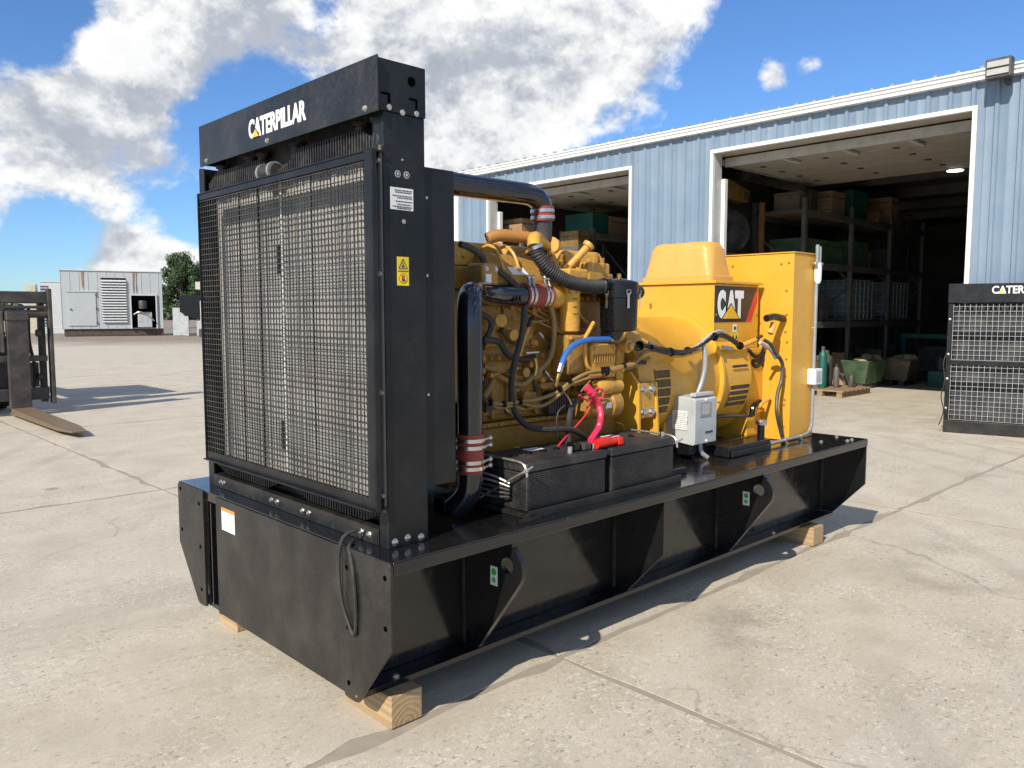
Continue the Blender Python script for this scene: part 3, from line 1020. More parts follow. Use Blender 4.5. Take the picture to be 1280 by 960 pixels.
# local frame: x runs along the face to the right, y into the depth (away from the viewer), z up
WID, DEP, TOP = 1.42, 0.42, 1.70
MB().box(0, WID, 0.0, DEP, 0.0, 0.14).build('base_channel', 'front_black', sr, 0.004)
MB().box(0, 0.05, 0.012, DEP - 0.01, 0.141, TOP - 0.215).build('side_post', 'radiator_black', sr, 0.003)
MB().box(WID - 0.05, WID, 0.012, DEP - 0.01, 0.141, TOP - 0.215).build('side_post', 'radiator_black', sr, 0.003)
cw = MB().box(-0.005, WID + 0.005, -0.012, DEP, TOP - 0.214, TOP).build('cowl', 'radiator_black', sr, 0.003)
MB().box(0.06, WID - 0.06, 0.10, DEP - 0.05, 0.15, TOP - 0.22).build('core', 'header_black', sr)
for z0, z1 in ((0.155, 0.78), (0.84, TOP - 0.23)):
    m_ = MB()
    k = 0
    while 0.055 + k * 0.055 < WID - 0.05:
        xx = 0.055 + k * 0.055
        m_.box(xx - 0.0016, xx + 0.0016, 0.0, 0.0036, z0, z1)
        k += 1
    k = 0
    while z0 + k * 0.055 < z1:
        zz = z0 + k * 0.055
        m_.box(0.05, WID - 0.05, 0.0045, 0.009, zz - 0.0016, zz + 0.0016)
        k += 1
    stuff(m_.build('wire_guard', 'grey_box', sr))
MB().box(0.05, WID - 0.05, -0.004, 0.02, 0.785, 0.835).build('cross_bar', 'radiator_black', sr, 0.002)
for zz in (0.56, 1.13):
    MB().box(0.06, WID - 0.06, 0.03, 0.098, zz - 0.018, zz + 0.018).build('tank_rail', 'plastic_black', sr)
for z0 in (0.74, TOP - 0.30):
    k = 0
    m_ = MB()
    while 0.07 + k * 0.045 < WID - 0.06:
        m_.box(0.065 + k * 0.045, 0.09 + k * 0.045, 0.05, 0.099, z0, z0 + 0.055)
        k += 1
    m_.build('header_fins', 'header_black', sr)
for zz in (0.28, 0.62, 0.9, 1.3):
    bolt(sr, (0.02, 0.011, zz), (0, -1, 0), 0.011)
me = text_mesh('CATERPILLAR', 'white_paint', 0.60, 0.085, bold=0.022)
o = put('lettering', me, sr)
o.rotation_euler = (R(90), 0, 0)
o.location = (0.42, -0.0135, TOP - 0.115)
o = MB().prism([(0.476, TOP - 0.117), (0.548, TOP - 0.117), (0.512, TOP - 0.072)], 'y', -0.0166, -0.0146).build('logo_triangle', 'logo_yellow', sr)
MB().box(1.02, 1.09, -0.0025, -0.0005, 0.03, 0.10).build('sticker', 'white_label', sr)
MB().tube([(0.015, 0.0, 0.95), (-0.02, -0.02, 0.8), (0.0, -0.025, 0.6), (-0.03, -0.02, 0.42), (0.0, -0.015, 0.25), (-0.04, -0.03, 0.08)], 0.006, 6).build('loose_cable', 'rubber', sr)

# ---------------------------------------------------------------- heavy forklift at the left edge
FY = 10.25
fk = thing('forklift', 'heavy dark forklift with long forks lowered to the ground, at the left edge', 'forklift', (0.5, FY + 0.8, 0), world=True)


def fork(xc):
    # shank and blade are one bent bar
    w = 0.125
    prof = [(FY - 0.09, 1.40), (FY, 1.40), (FY, 0.05), (FY - 0.10, 0.03), (FY - 2.65, 0.055), (FY - 2.66, 0.075), (FY - 1.6, 0.105), (FY - 0.22, 0.115), (FY - 0.09, 0.22)]
    f_ = MB()
    f_.prism([(a, b_) for a, b_ in prof[:3]] + [(FY - 0.09, 0.05)], 'x', xc - w, xc + w)
    o = f_.build('fork_shank', 'fork_steel', fk, 0.01)
    vs = []
    for (yy, z0, z1, ww) in ((FY, 0.03, 0.115, w), (FY - 0.3, 0.035, 0.11, w), (FY - 2.2, 0.045, 0.085, w), (FY - 2.62, 0.055, 0.075, w * 0.6)):
        vs += [(xc - ww, yy, z0), (xc + ww, yy, z0), (xc + ww, yy, z1), (xc - ww, yy, z1)]
    fs = [(0, 1, 2, 3), (12, 15, 14, 13)]
    for i in range(3):
        for k in range(4):
            k2 = (k + 1) % 4
            fs.append((i * 4 + k, i * 4 + k2, i * 4 + 4 + k2, i * 4 + 4 + k))
    MB().add(vs, fs).build('fork_blade', 'fork_rust', fk, 0.006)
    MB().box(xc - w - 0.01, xc + w + 0.01, FY - 0.11, FY + 0.03, 1.27, 1.38).build('fork_hook', 'fork_steel', fk, 0.02)
    MB().box(xc - w - 0.05, xc - w - 0.02, FY - 0.05, FY + 0.1, 0.85, 1.40).build('fork_lug', 'fork_steel', fk, 0.01)


fork(1.215)
fork(-0.55)
MB().box(-1.25, 1.62, FY + 0.02, FY + 0.16, 1.50, 1.66).build('carriage_bar', 'fork_steel', fk, 0.015)
MB().lathe([(0, 0.055), (2.9, 0.055)], (-1.27, FY + 0.06, 1.36), (1, 0, 0), 16).build('hanger_shaft', 'fork_steel', fk)
MB().box(-1.25, 1.58, FY + 0.03, FY + 0.14, 0.72, 0.80).build('carriage_bar', 'fork_steel', fk, 0.01)
MB().box(-1.25, 1.58, FY + 0.03, FY + 0.14, 0.20, 0.36).build('carriage_bar', 'forklift_body', fk, 0.01)
MB().prism([(FY - 0.03, 0.14), (FY + 0.10, 0.14), (FY + 0.10, 1.70), (FY - 0.03, 1.70)], 'x', 1.60, 1.65).build('side_plate', 'fork_steel', fk, 0.01)
MB().box(1.53, 1.60, FY + 0.17, FY + 0.30, 0.15, 1.60).build('side_plate', 'fork_steel', fk, 0.01)
MB().box(-1.25, 1.60, FY + 0.0, FY + 0.015, 1.43, 1.47).build('carriage_bar', 'fork_steel', fk, 0.006)
MB().box(-1.2, 1.5, FY + 0.17, FY + 0.20, 0.37, 0.70).build('carriage_plate', 'forklift_body', fk, 0.01)
for xc in (0.80, 0.95, 1.42):
    MB().tube([(xc, FY + 0.2, 0.3), (xc + 0.03, FY + 0.16, 0.6), (xc - 0.02, FY + 0.18, 1.0), (xc, FY + 0.22, 1.45)], 0.022, 8).build('hydraulic_hose', 'rubber', fk)
for k in range(16):
    MB().box(1.02, 1.07, FY + 0.22, FY + 0.25, 0.40 + k * 0.065, 0.45 + k * 0.065).build('chain_link', 'fork_steel', fk, 0.008)
for zz in (0.5, 1.1):
    MB().lathe([(0, 0.05), (0.06, 0.05)], (1.535, FY + 0.135, zz), (-1, 0, 0), 16).build('side_roller', 'fork_steel', fk)
for xc in (-0.35, 0.55):
    MB().box(xc - 0.09, xc + 0.09, FY + 0.35, FY + 0.62, 0.15, 3.0).build('mast_rail', 'forklift_body', fk, 0.015)
MB().box(-0.35, 0.55, FY + 0.40, FY + 0.55, 2.75, 2.95).build('mast_crossbar', 'forklift_body', fk, 0.015)
for xc in (-1.0, 1.1):
    MB().lathe([(-0.2, 0.3), (-0.23, 0.48), (-0.17, 0.56), (0.17, 0.56), (0.23, 0.48), (0.2, 0.3)], (xc, FY + 1.25, 0.56), (1, 0, 0), 36).build('wheel', 'tyre', fk)
    mt_ = MB()
    for k in range(22):
        a = 2 * math.pi * k / 22
        c_ = Vector((xc, FY + 1.25 + 0.565 * math.cos(a), 0.575 + 0.56 * math.sin(a)))
        mt_.bar(c_ - Vector((0.19, 0, 0)), c_ + Vector((0.19, 0, 0)), 0.05, 0.03, (0, math.cos(a), math.sin(a)))
    mt_.build('tread', 'tyre', fk)
MB().prism([(FY + 0.75, 0.35), (FY + 4.2, 0.35), (FY + 4.5, 0.7), (FY + 4.5, 1.5), (FY + 3.2, 1.6), (FY + 2.9, 1.15), (FY + 0.9, 1.15)], 'x', -0.75, 0.85).build('body', 'forklift_body', fk, 0.05)
MB().box(-0.75, 0.85, FY + 1.0, FY + 2.9, 2.5, 2.6).build('overhead_guard', 'forklift_body', fk, 0.02)
for xc in (-0.7, 0.8):
    for yy in (FY + 1.05, FY + 2.85):
        MB().box(xc - 0.04, xc + 0.04, yy - 0.04, yy + 0.04, 1.1, 2.499).build('guard_post', 'forklift_body', fk)

# ---------------------------------------------------------------- units at the far side of the yard
def far_frame(px_left, py_left, px_right, py_right):
    a, b_ = Vector((px_left, py_left, 0)), Vector((px_right, py_right, 0))
    return a, math.atan2((b_ - a).y, (b_ - a).x), (b_ - a).length


a_, ang, wid = far_frame(12.2, 50.9, 17.51, 49.29)
enc = thing('generator_enclosure', 'large pale grey generator enclosure with rust streaks and an open engine door', 'enclosure', tuple(a_), rz=ang)
H0, HT, DE = 0.42, 3.95, 2.6
wl = MB().box(0, wid, 0.0, DE, H0, HT - 0.06).build('wall', 'enclosure_white', enc, 0.02)
MB().box(-0.05, wid + 0.05, -0.05, DE + 0.05, HT - 0.058, HT).build('roof', 'enclosure_light', enc, 0.01)
MB().box(0.1, wid, 0.1, DE - 0.1, 0.0, H0 - 0.002).build('skid', 'skid_brown', enc, 0.02)
for k in range(12):
    xx = 0.02 + k * wid / 11.5
    MB().box(xx - 0.014, xx + 0.014, -0.016, -0.001, H0, HT - 0.07).build('panel_seam', 'enclosure_white', enc)
dr = MB().box(0.36, 1.85, -0.05, -0.017, 0.62, 2.62).build('door', 'enclosure_white', enc, 0.01)
MB().box(0.30, 1.91, -0.08, -0.017, 2.63, 2.69).build('drip_rail', 'enclosure_white', enc)
MB().lathe([(0, 0.05), (0.05, 0.05)], (0.5, -0.05, 1.6), (0, -1, 0), 12).build('handle', 'machine_dark', enc)
for zz in (0.75, 1.6, 2.4):
    MB().box(1.83, 1.90, -0.075, -0.051, zz, zz + 0.12).build('hinge', 'machine_dark', enc)
lo = MB().box(2.15, 3.52, -0.03, -0.017, 0.82, 3.50).build('louvre_back', 'opening_shade', enc)  # near-black sheet paints the shade between the slats
n = 16
for k in range(n):
    zz = 0.86 + k * (2.62 / n)
    MB().add([(2.15, -0.031, zz + 0.07), (3.52, -0.031, zz + 0.07), (3.52, -0.12, zz), (2.15, -0.12, zz), (2.15, -0.031, zz + 0.03), (3.52, -0.031, zz + 0.03), (3.52, -0.12, zz - 0.04), (2.15, -0.12, zz - 0.04)],
             [(0, 1, 2, 3), (7, 6, 5, 4), (0, 4, 5, 1), (3, 2, 6, 7), (0, 3, 7, 4), (1, 5, 6, 2)]).build('louvre_slat', 'enclosure_light', enc)
MB().box(3.78, 5.14, -0.03, -0.017, 0.48, 2.45).build('doorway', 'opening_shade', enc)  # flat black sheet on the wall, standing for the shade inside
for x0, x1, z0, z1 in ((3.70, 3.78, 0.42, 2.53), (5.14, 5.22, 0.42, 2.53), (3.78, 5.14, 2.45, 2.53)):
    MB().box(x0, x1, -0.10, -0.017, z0, z1).build('door_frame', 'enclosure_light', enc, 0.01)
MB().lathe([(0, 0.22), (0.4, 0.25), (0.5, 0.2)], (4.4, -0.26, 1.65), (0, 0, 1), 16).build('air_filter', 'machine_dark', enc)
MB().box(4.1, 4.9, -0.25, -0.031, 0.5, 1.45).build('engine', 'grey_box', enc, 0.04)
MB().tube([(3.9, -0.15, 1.3), (4.2, -0.3, 1.45), (4.6, -0.3, 1.3), (5.0, -0.2, 0.9)], 0.05, 8).build('engine_pipe', 'steel', enc)
for x0, x1, z0 in ((1.10, 1.28, 2.75), (3.88, 4.02, 2.54), (4.08, 4.14, 2.54)):
    MB().prism([(x0, HT - 0.08), (x1, HT - 0.08), (x1 - 0.04, (z0 + HT) / 2), (x1 - 0.05, z0), (x0 + 0.05, z0 + 0.2), (x0 + 0.02, z0 + 0.7)], 'y', -0.0195, -0.0165).build('rust_streak', 'rust_streak', enc)

# smaller white unit behind the left end
a_, ang, w2 = far_frame(12.3, 57.0, 14.3, 55.2)
e2 = thing('cooling_unit', 'small white cabinet with a dark grille beside the pale enclosure', 'enclosure', (13.0, 58.8, 0), rz=R(-22))
MB().box(0, 2.0, 0, 1.6, 0.35, 3.45).build('cabinet', 'enclosure_light', e2, 0.02)
MB().box(-0.03, 2.03, -0.03, 1.63, 3.451, 3.53).build('lid', 'enclosure_light', e2, 0.01)
MB().box(-0.1, 2.1, -0.1, 1.7, 0.0, 0.349).build('plinth', 'enclosure_light', e2)
MB().box(0.03, 0.48, -0.03, -0.001, 0.5, 3.2).build('grille_back', 'ink', e2)
for k in range(14):
    MB().box(0.04, 0.47, -0.06, -0.031, 0.55 + k * 0.19, 0.63 + k * 0.19).build('grille_bar', 'grey_box', e2)
MB().box(-0.9, -0.25, 0.0, 0.8, 0.0, 3.3).build('cable_cabinet', 'cream', e2, 0.02)

# black hopper-shaped tank and white units right of the enclosure
bt = thing('black_tank', 'black tank with sloping underside on posts beside the enclosure', 'tank', (17.3, 47.6, 0), rz=R(-35))
MB().prism([(0.55, 2.45), (2.6, 2.45), (2.6, 1.0), (1.4, 1.0), (0.55, 1.45)], 'y', 0.0, 1.4).build('tank', 'plastic_black', bt, 0.03)
for xx in (0.8, 1.5, 2.3):
    MB().box(xx, xx + 0.22, 0.1, 0.3, 0.0, 0.999 if xx > 1 else 1.2).build('post', 'grey_box', bt)
MB().box(0.05, 0.75, 0.35, 1.3, 0.0, 1.7).build('side_cabinet', 'grey_box', bt, 0.02)
wu = thing('light_tower', 'white control cabinet with cream lamp head right of the black tank', 'light tower', (17.9, 44.6, 0), rz=R(-35))
MB().box(0, 1.6, 0, 0.9, 0.45, 2.1).build('cabinet', 'enclosure_light', wu, 0.02)
MB().box(0.35, 1.0, 0.3, 0.6, 2.101, 2.75).build('mast', 'cream', wu)
MB().box(-0.25, 1.2, 0.1, 0.7, 2.751, 3.2).build('lamp_head', 'cream', wu, 0.03)
MB().box(-0.1, 1.7, -0.05, 0.95, 0.0, 0.449).build('skid', 'machine_dark', wu)

# ---------------------------------------------------------------- trees
def tree(label, x, y_, h, rad, seed, leafmat='leaf_dark', nleaf=9000, group=None):
    rnd = random.Random(seed)
    root = thing('tree', label, 'tree', (x, y_, -0.02), group=group)
    tr = MB()
    tr.tube([(0, 0, 0), (0.05, 0.1, h * 0.3), (-0.1, 0, h * 0.55), (0, 0.1, h * 0.8)], [h * 0.035, h * 0.028, h * 0.02, h * 0.008], 8)
    cl = []
    for k in range(80):
        a, e = rnd.uniform(0, 6.28), rnd.uniform(-0.95, 1.5)
        q = rnd.uniform(0.25, 1.0) ** 0.6
        c_ = Vector((math.cos(a) * math.cos(e) * rad * q, math.sin(a) * math.cos(e) * rad * q, h * 0.55 + math.sin(e) * (h * 0.42) * q))
        cl.append((c_, rad * rnd.uniform(0.16, 0.30)))
        if k < 12:
            tr.tube([(0, 0, h * rnd.uniform(0.3, 0.55)), tuple(c_ * 0.55 + Vector((0, 0, h * 0.22))), tuple(c_)], [h * 0.014, h * 0.009, h * 0.003], 6, 3)
    tr.build('trunk', 'bark', root)
    vs, fs = [], []
    for i in range(nleaf):
        c_, r_ = cl[rnd.randrange(len(cl))]
        v_ = Vector((rnd.gauss(0, 1), rnd.gauss(0, 1), rnd.gauss(0, 1))).normalized() * r_ * rnd.uniform(0.35, 1.12) ** 0.6
        p_ = c_ + v_
        s_ = h * rnd.uniform(0.007, 0.016)
        n_ = (v_.normalized() + Vector((rnd.uniform(-.8, .8), rnd.uniform(-.8, .8), rnd.uniform(-.4, .9)))).normalized()
        u_ = n_.orthogonal().normalized()
        u_ = Matrix.Rotation(rnd.uniform(0, 6.28), 3, n_) @ u_
        w_ = n_.cross(u_)
        o_ = len(vs)
        vs += [p_ - u_ * s_, p_ + w_ * s_ * 0.6, p_ + u_ * s_, p_ - w_ * s_ * 0.6]
        fs.append((o_, o_ + 1, o_ + 2, o_ + 3))
    me_ = bpy.data.meshes.new('crown')
    me_.from_pydata([tuple(q) for q in vs], [], fs)
    me_.materials.append(MATS[leafmat])
    put('crown', me_, root)
    return root


tree('dark green leafy tree rising behind the black tank', 28.4, 73.9, 6.9, 2.5, 3, nleaf=30000)
tree('broad dark tree behind the radiator, right of the leafy tree', 31.6, 75.6, 6.2, 2.7, 5, nleaf=26000)
# far wood on the horizon: one mass
rnd = random.Random(11)
vs, fs = [], []
for i in range(30000):
    a = R(rnd.uniform(5, 150))
    dd = rnd.uniform(175, 185)
    hh = 2.2 + 2.2 * abs(math.sin(a * 37)) * abs(math.sin(a * 83 + 1)) + rnd.uniform(-0.5, 0.5)
    p_ = Vector((dd * math.cos(a), dd * math.sin(a), rnd.uniform(0, 1) * hh))
    s_ = rnd.uniform(0.25, 0.7)
    n_ = Vector((rnd.gauss(0, 1), rnd.gauss(0, 1), rnd.gauss(0, 1))).normalized()
    u_ = n_.orthogonal().normalized()
    w_ = n_.cross(u_)
    o_ = len(vs)
    vs += [p_ - u_ * s_, p_ + w_ * s_, p_ + u_ * s_, p_ - w_ * s_]
    fs.append((o_, o_ + 1, o_ + 2, o_ + 3))
me_ = bpy.data.meshes.new('far_wood')
me_.from_pydata([tuple(q) for q in vs], [], fs)
me_.materials.append(MATS['leaf_far'])
fwood = stuff(put('far_wood', me_))
fwood['label'] = 'low far-off wood along the horizon'
fwood['category'] = 'trees'

# ================================================================ THE GENERATOR SET
# frame: x along the set (radiator end at 0), y across (near side at 0), z up
L, W, T, B, ZC = 3.475, 1.65, 0.6145, 0.11, 0.338
AY = 0.76                                        # crankshaft axis
gs = thing('generator_set', 'yellow and black diesel generator set on a black steel base', 'generator', (1.74, 0.82, B), world=True)

# ---------------------------------------------------------------- base frame
base = MB().box(0.006, L, 0.0, W, T - 0.046, T - 0.004).build('base_frame', 'base_black', gs, 0.005)
MB().box(0.0, L - 0.002, 0.002, 0.20, T - 0.004, T).build('deck_plate', 'base_black', base)
MB().box(0.0, L - 0.002, W - 0.20, W - 0.002, T - 0.004, T).build('deck_plate', 'base_black', base)
MB().box(0.0, 0.42, 0.201, W - 0.201, T - 0.004, T).build('deck_plate', 'base_black', base)
MB().box(2.50, L - 0.002, 0.201, W - 0.201, T - 0.004, T).build('deck_plate', 'base_black', base)
for s, y0, y1 in ((1, 0.28, 0.292), (-1, W - 0.292, W - 0.28)):
    MB().box(0.008, L - 0.008, y0, y1, B + 0.022, T - 0.047).build('web', 'base_black', base)
    ya, yb = (0.195, 0.40) if s > 0 else (W - 0.40, W - 0.195)
    MB().box(0.008, L - 0.008, ya, yb, B, B + 0.02).build('bottom_flange', 'base_black', base, 0.0012)


def yy_(s, v):
    return v if s > 0 else W - v


def gusset(x, s, lift):
    poly = [(0.279, T - 0.047), (0.279, B + 0.021)]
    if lift:
        poly += [(0.197, B + 0.021)]
        for q in range(13):
            a = R(-38 + q * 8.6)
            poly.append((0.045 - 0.085 * math.cos(a), 0.475 + 0.085 * math.sin(a)))
        poly += [(0.012, T - 0.047)]
    else:
        poly += [(0.197, B + 0.021), (0.004, ZC), (0.004, T - 0.047)]
    poly = [(yy_(s, a), b_) for a, b_ in poly]
    if not lift:
        return MB().prism(poly, 'x', x, x + 0.012).build('gusset', 'base_black', base, 0.002)
    # lifting eye: outline with a round hole, bridged
    n = 20
    hole = [(yy_(s, 0.035 + 0.030 * math.cos(2 * math.pi * k / n)), 0.483 + 0.030 * math.sin(2 * math.pi * k / n)) for k in range(n)]
    bm = bmesh.new()
    ov = [bm.verts.new((x, a, b_)) for a, b_ in poly]
    hv = [bm.verts.new((x, a, b_)) for a, b_ in hole]
    es = [bm.edges.new((ov[i], ov[(i + 1) % len(ov)])) for i in range(len(ov))]
    es += [bm.edges.new((hv[i], hv[(i + 1) % n])) for i in range(n)]
    bmesh.ops.triangle_fill(bm, use_beauty=True, edges=es)
    ret = bmesh.ops.extrude_face_region(bm, geom=bm.faces[:])
    for v in [g_ for g_ in ret['geom'] if isinstance(g_, bmesh.types.BMVert)]:
        v.co.x += 0.02
    bmesh.ops.recalc_face_normals(bm, faces=bm.faces)
    me_ = bpy.data.meshes.new('lifting_gusset')
    bm.to_mesh(me_)
    bm.free()
    me_.materials.append(MATS['base_black'])
    return put('lifting_gusset', me_, base)


for s in (1, -1):
    for x, lift in ((0.514, True), (1.403, False), (2.251, True), (L - 0.014, False)):
        gusset(x, s, lift)
for x_ in (0.514, 1.403, 2.251, L - 0.014):
    MB().box(x_ - 0.0035, x_ - 0.0004, 0.262, 0.2795, B + 0.022, T - 0.048).build('weld_seam', 'header_black', base, 0.001)
# front: end plates, cover panel, open slot on the far side
for s in (1, -1):
    poly = [(yy_(s, a), b_) for a, b_ in ((0.272, B - 0.004), (0.272, T - 0.002), (0.012, T - 0.002), (0.0, T - 0.014), (0.0, ZC), (0.19, B - 0.004), (0.21, B - 0.008), (0.25, B - 0.008))]
    MB().prism(poly, 'x', -0.006, 0.005).build('end_plate', 'front_black', base, 0.0015)
MB().box(-0.004, 0.005, 0.275, 1.255, B + 0.002, T - 0.007).build('front_panel', 'front_black', base, 0.003)
MB().box(0.03, 0.04, 1.25, 1.45, B + 0.01, T - 0.05).build('slot_back', 'base_black', base)
MB().box(0.006, 0.03, 1.325, 1.333, B + 0.01, T - 0.05).build('slot_rib', 'base_black', base)
for (y_, z_) in ((1.62, 0.585), (1.42, 0.55), (1.615, 0.40), (1.42, 0.36), (1.42, 0.17), (0.245, 0.545), (0.03, 0.56), (0.245, 0.345), (0.03, 0.40), (0.245, 0.155)):
    MB().lathe([(0, 0.009), (0.0006, 0.009)], (-0.0062, y_, z_), (-1, 0, 0), 14).build('bolt_hole_shade', 'opening_shade', base)  # black disc on the plate paints the shade of a hole
# the same holes show a rusty rim at one corner
MB().lathe([(0, 0.005), (0.0005, 0.005)], (-0.0062, 0.20, 0.124), (-1, 0, 0), 12).build('rust_spot', 'exhaust_rust', base)
# weathered edge weld lines along the deck
m_ = MB()
for k in range(26):
    xx = random.uniform(0.1, 3.3)
    m_.box(xx, xx + random.uniform(0.003, 0.016), -0.0004, 0.0015, T - 0.0055 - random.uniform(0, 0.004), T - 0.0042)
stuff(m_.build('paint_chips', 'header_black', base))
for xx, y_ in ((3.30, 0.05), (3.36, 0.05), (3.15, 0.14), (3.40, 0.16)):
    bolt(base, (xx, y_, T), (0, 0, 1), 0.010)
bolt(base, (0.16, 0.215, B + 0.02), (0, 0, 1), 0.012)
bolt(base, (2.75, 0.215, B + 0.02), (0, 0, 1), 0.012)
# stickers
st = MB().box(-0.0052, -0.0042, 1.075, 1.195, 0.482, 0.575).build('sticker', 'white_label', base)
MB().box(-0.0058, -0.0053, 1.075, 1.195, 0.562, 0.575).build('sticker_stripe', 'label_orange', base)
for x_ in (0.514, 2.251):
    MB().box(x_ - 0.0016, x_ - 0.0004, 0.085, 0.122, 0.395, 0.465).build('lift_sticker', 'white_label', base)
    MB().lathe([(0, 0.013), (0.0006, 0.013)], (x_ - 0.0017, 0.1035, 0.445), (-1, 0, 0), 14).build('lift_mark', 'label_green', base)
    MB().lathe([(0, 0.010), (0.0006, 0.010)], (x_ - 0.0017, 0.1035, 0.415), (-1, 0, 0), 14).build('lift_mark', 'label_green', base)
# loose cable hanging over the front edge
MB().tube([(0.05, 0.25, 0.66), (-0.004, 0.265, 0.64), (-0.022, 0.268, 0.56), (-0.018, 0.262, 0.44), (-0.014, 0.225, 0.36), (-0.012, 0.195, 0.335), (-0.012, 0.185, 0.42), (-0.012, 0.20, 0.55), (-0.002, 0.235, 0.612), (0.03, 0.26, 0.622)], 0.0065, 8).build('loose_cable', 'rubber', base)
# engine bearers on the deck
for y_ in (0.43, 1.05):
    MB().box(0.55, 2.98, y_, y_ + 0.07, T - 0.10, T + 0.035).build('engine_bearer', 'base_black', base, 0.004)
MB().box(2.30, 2.74, 0.24, 0.34, T, T + 0.055).build('step_bracket', 'base_black', base, 0.004)
MB().box(2.32, 2.72, 0.225, 0.238, T, T + 0.03).build('step_lip', 'front_black', base, 0.003)
MB().box(1.62, 1.80, 0.16, 0.18, T, T + 0.03).build('clip', 'front_black', base, 0.002)
# fuel filler with chrome cap
MB().lathe([(0, 0.020), (0.075, 0.020)], (2.72, 0.29, T + 0.055), (0, 0, 1), 16).build('filler_neck', 'plastic_black', base)
MB().lathe([(0, 0.030), (0.018, 0.032), (0.026, 0.026)], (2.72, 0.29, T + 0.13), (0, 0, 1), 18).build('filler_cap', 'steel', base)

# ---------------------------------------------------------------- radiator
PX0, PX1, PY, PYL, RH = 0.072, 0.230, 0.118, 1.490, 2.138
rad = MB().box(0.142, 0.228, PY + 0.021, PYL - 0.021, 0.70, 1.90).build('radiator', 'header_black', gs)
for y0, y1 in ((PY, PY + 0.02), (PYL - 0.02, PYL)):
    MB().box(PX0, PX1, y0, y1, T, RH - 0.155).build('side_post', 'radiator_black', rad, 0.002)
    MB().box(PX0 - 0.024, PX1 + 0.003, y0 - 0.004 if y0 < 1 else 1.382, y1 if y0 < 1 else 1.402, RH - 0.154, RH).build('cowl_side', 'radiator_black', rad, 0.002)
    # folded inner lip
    MB().box(PX0 + 0.001, PX0 + 0.008, y0 + 0.021 if y0 < 1 else y0 - 0.03, y0 + 0.05 if y0 < 1 else y0 - 0.001, T, RH - 0.16).build('post_lip', 'radiator_black', rad)
cowl = MB().box(0.040, 0.046, PY - 0.018, 1.400, 1.975, RH + 0.002).build('cowl', 'front_black', rad, 0.0015)
MB().box(0.0465, PX1, PY + 0.021, 1.398, RH - 0.012, RH - 0.004).build('cowl_top', 'radiator_black', rad)
MB().box(0.142, 0.226, PY + 0.022, 1.380, 1.902, RH - 0.014).build('top_tank', 'header_black', rad, 0.004)
MB().box(0.142, 0.226, PY + 0.022, PYL - 0.022, T + 0.001, 0.698).build('bottom_tank', 'header_black', rad, 0.004)
MB().lathe([(0, 0.015), (0.0008, 0.015)], (0.178, PY - 0.0042, RH - 0.050), (0, -1, 0), 16).build('lifting_hole_shade', 'opening_shade', rad)  # black disc in place of the dark inside a lifting hole
for x_ in (0.092, 0.196):
    MB().box(x_ - 0.004, x_ + 0.004, PY - 0.0052, PY - 0.0044, RH - 0.135, RH - 0.10).build('key_slot_shade', 'opening_shade', rad)  # black strips paint the shade of a cut slot
    MB().box(x_ - 0.028, x_ - 0.004, PY - 0.0052, PY - 0.0044, RH - 0.107, RH - 0.10).build('key_slot_shade', 'opening_shade', rad)
for x_, z_ in ((0.092, RH - 0.142), (0.142, RH - 0.15), (0.196, RH - 0.145)):
    bolt(rad, (x_, PY - 0.004, z_), (0, -1, 0), 0.0075)
for y_ in (1.33, 0.80, 0.165):
    bolt(rad, (0.040, y_, 1.992), (-1, 0, 0), 0.008)
for x_, z_ in ((0.095, T + 0.02), (0.145, T + 0.025), (0.20, T + 0.017)):
    bolt(rad, (x_, PY, z_), (0, -1, 0), 0.010, 'steel')
bolt(rad, (0.145, PY, 1.655), (0, -1, 0), 0.006)
bolt(rad, (0.142, PY, 1.845), (0, -1, 0), 0.003)
for x_ in (0.124, 0.158):
    MB().lathe([(0, 0.011), (0.0006, 0.011)], (x_, PY - 0.0002, 1.80), (0, -1, 0), 16).build('round_stamp', 'grey_box', rad)
    MB().lathe([(0, 0.008), (0.0004, 0.008)], (x_, PY - 0.0009, 1.80), (0, -1, 0), 16).build('round_stamp', 'radiator_black', rad)
    MB().box(x_ - 0.004, x_ + 0.004, PY - 0.0018, PY - 0.0014, 1.796, 1.804).build('stamp_mark', 'grey_box', rad)
# data plate with rows of print
MB().box(0.095, 0.182, PY - 0.0016, PY - 0.0003, 1.690, 1.758).build('data_plate', 'white_label', rad)
m_ = MB()
for k, z_ in enumerate((1.750, 1.744, 1.733, 1.727, 1.716, 1.707, 1.700, 1.695)):
    xx = 0.100 + random.uniform(0, 0.025)
    while xx < 0.172:
        w_ = random.uniform(0.003, 0.010)
        m_.box(xx, min(xx + w_, 0.177), PY - 0.0022, PY - 0.0018, z_ - 0.0018, z_ + 0.0016)
        xx += w_ + 0.002
stuff(m_.build('plate_print', 'ink', rad))
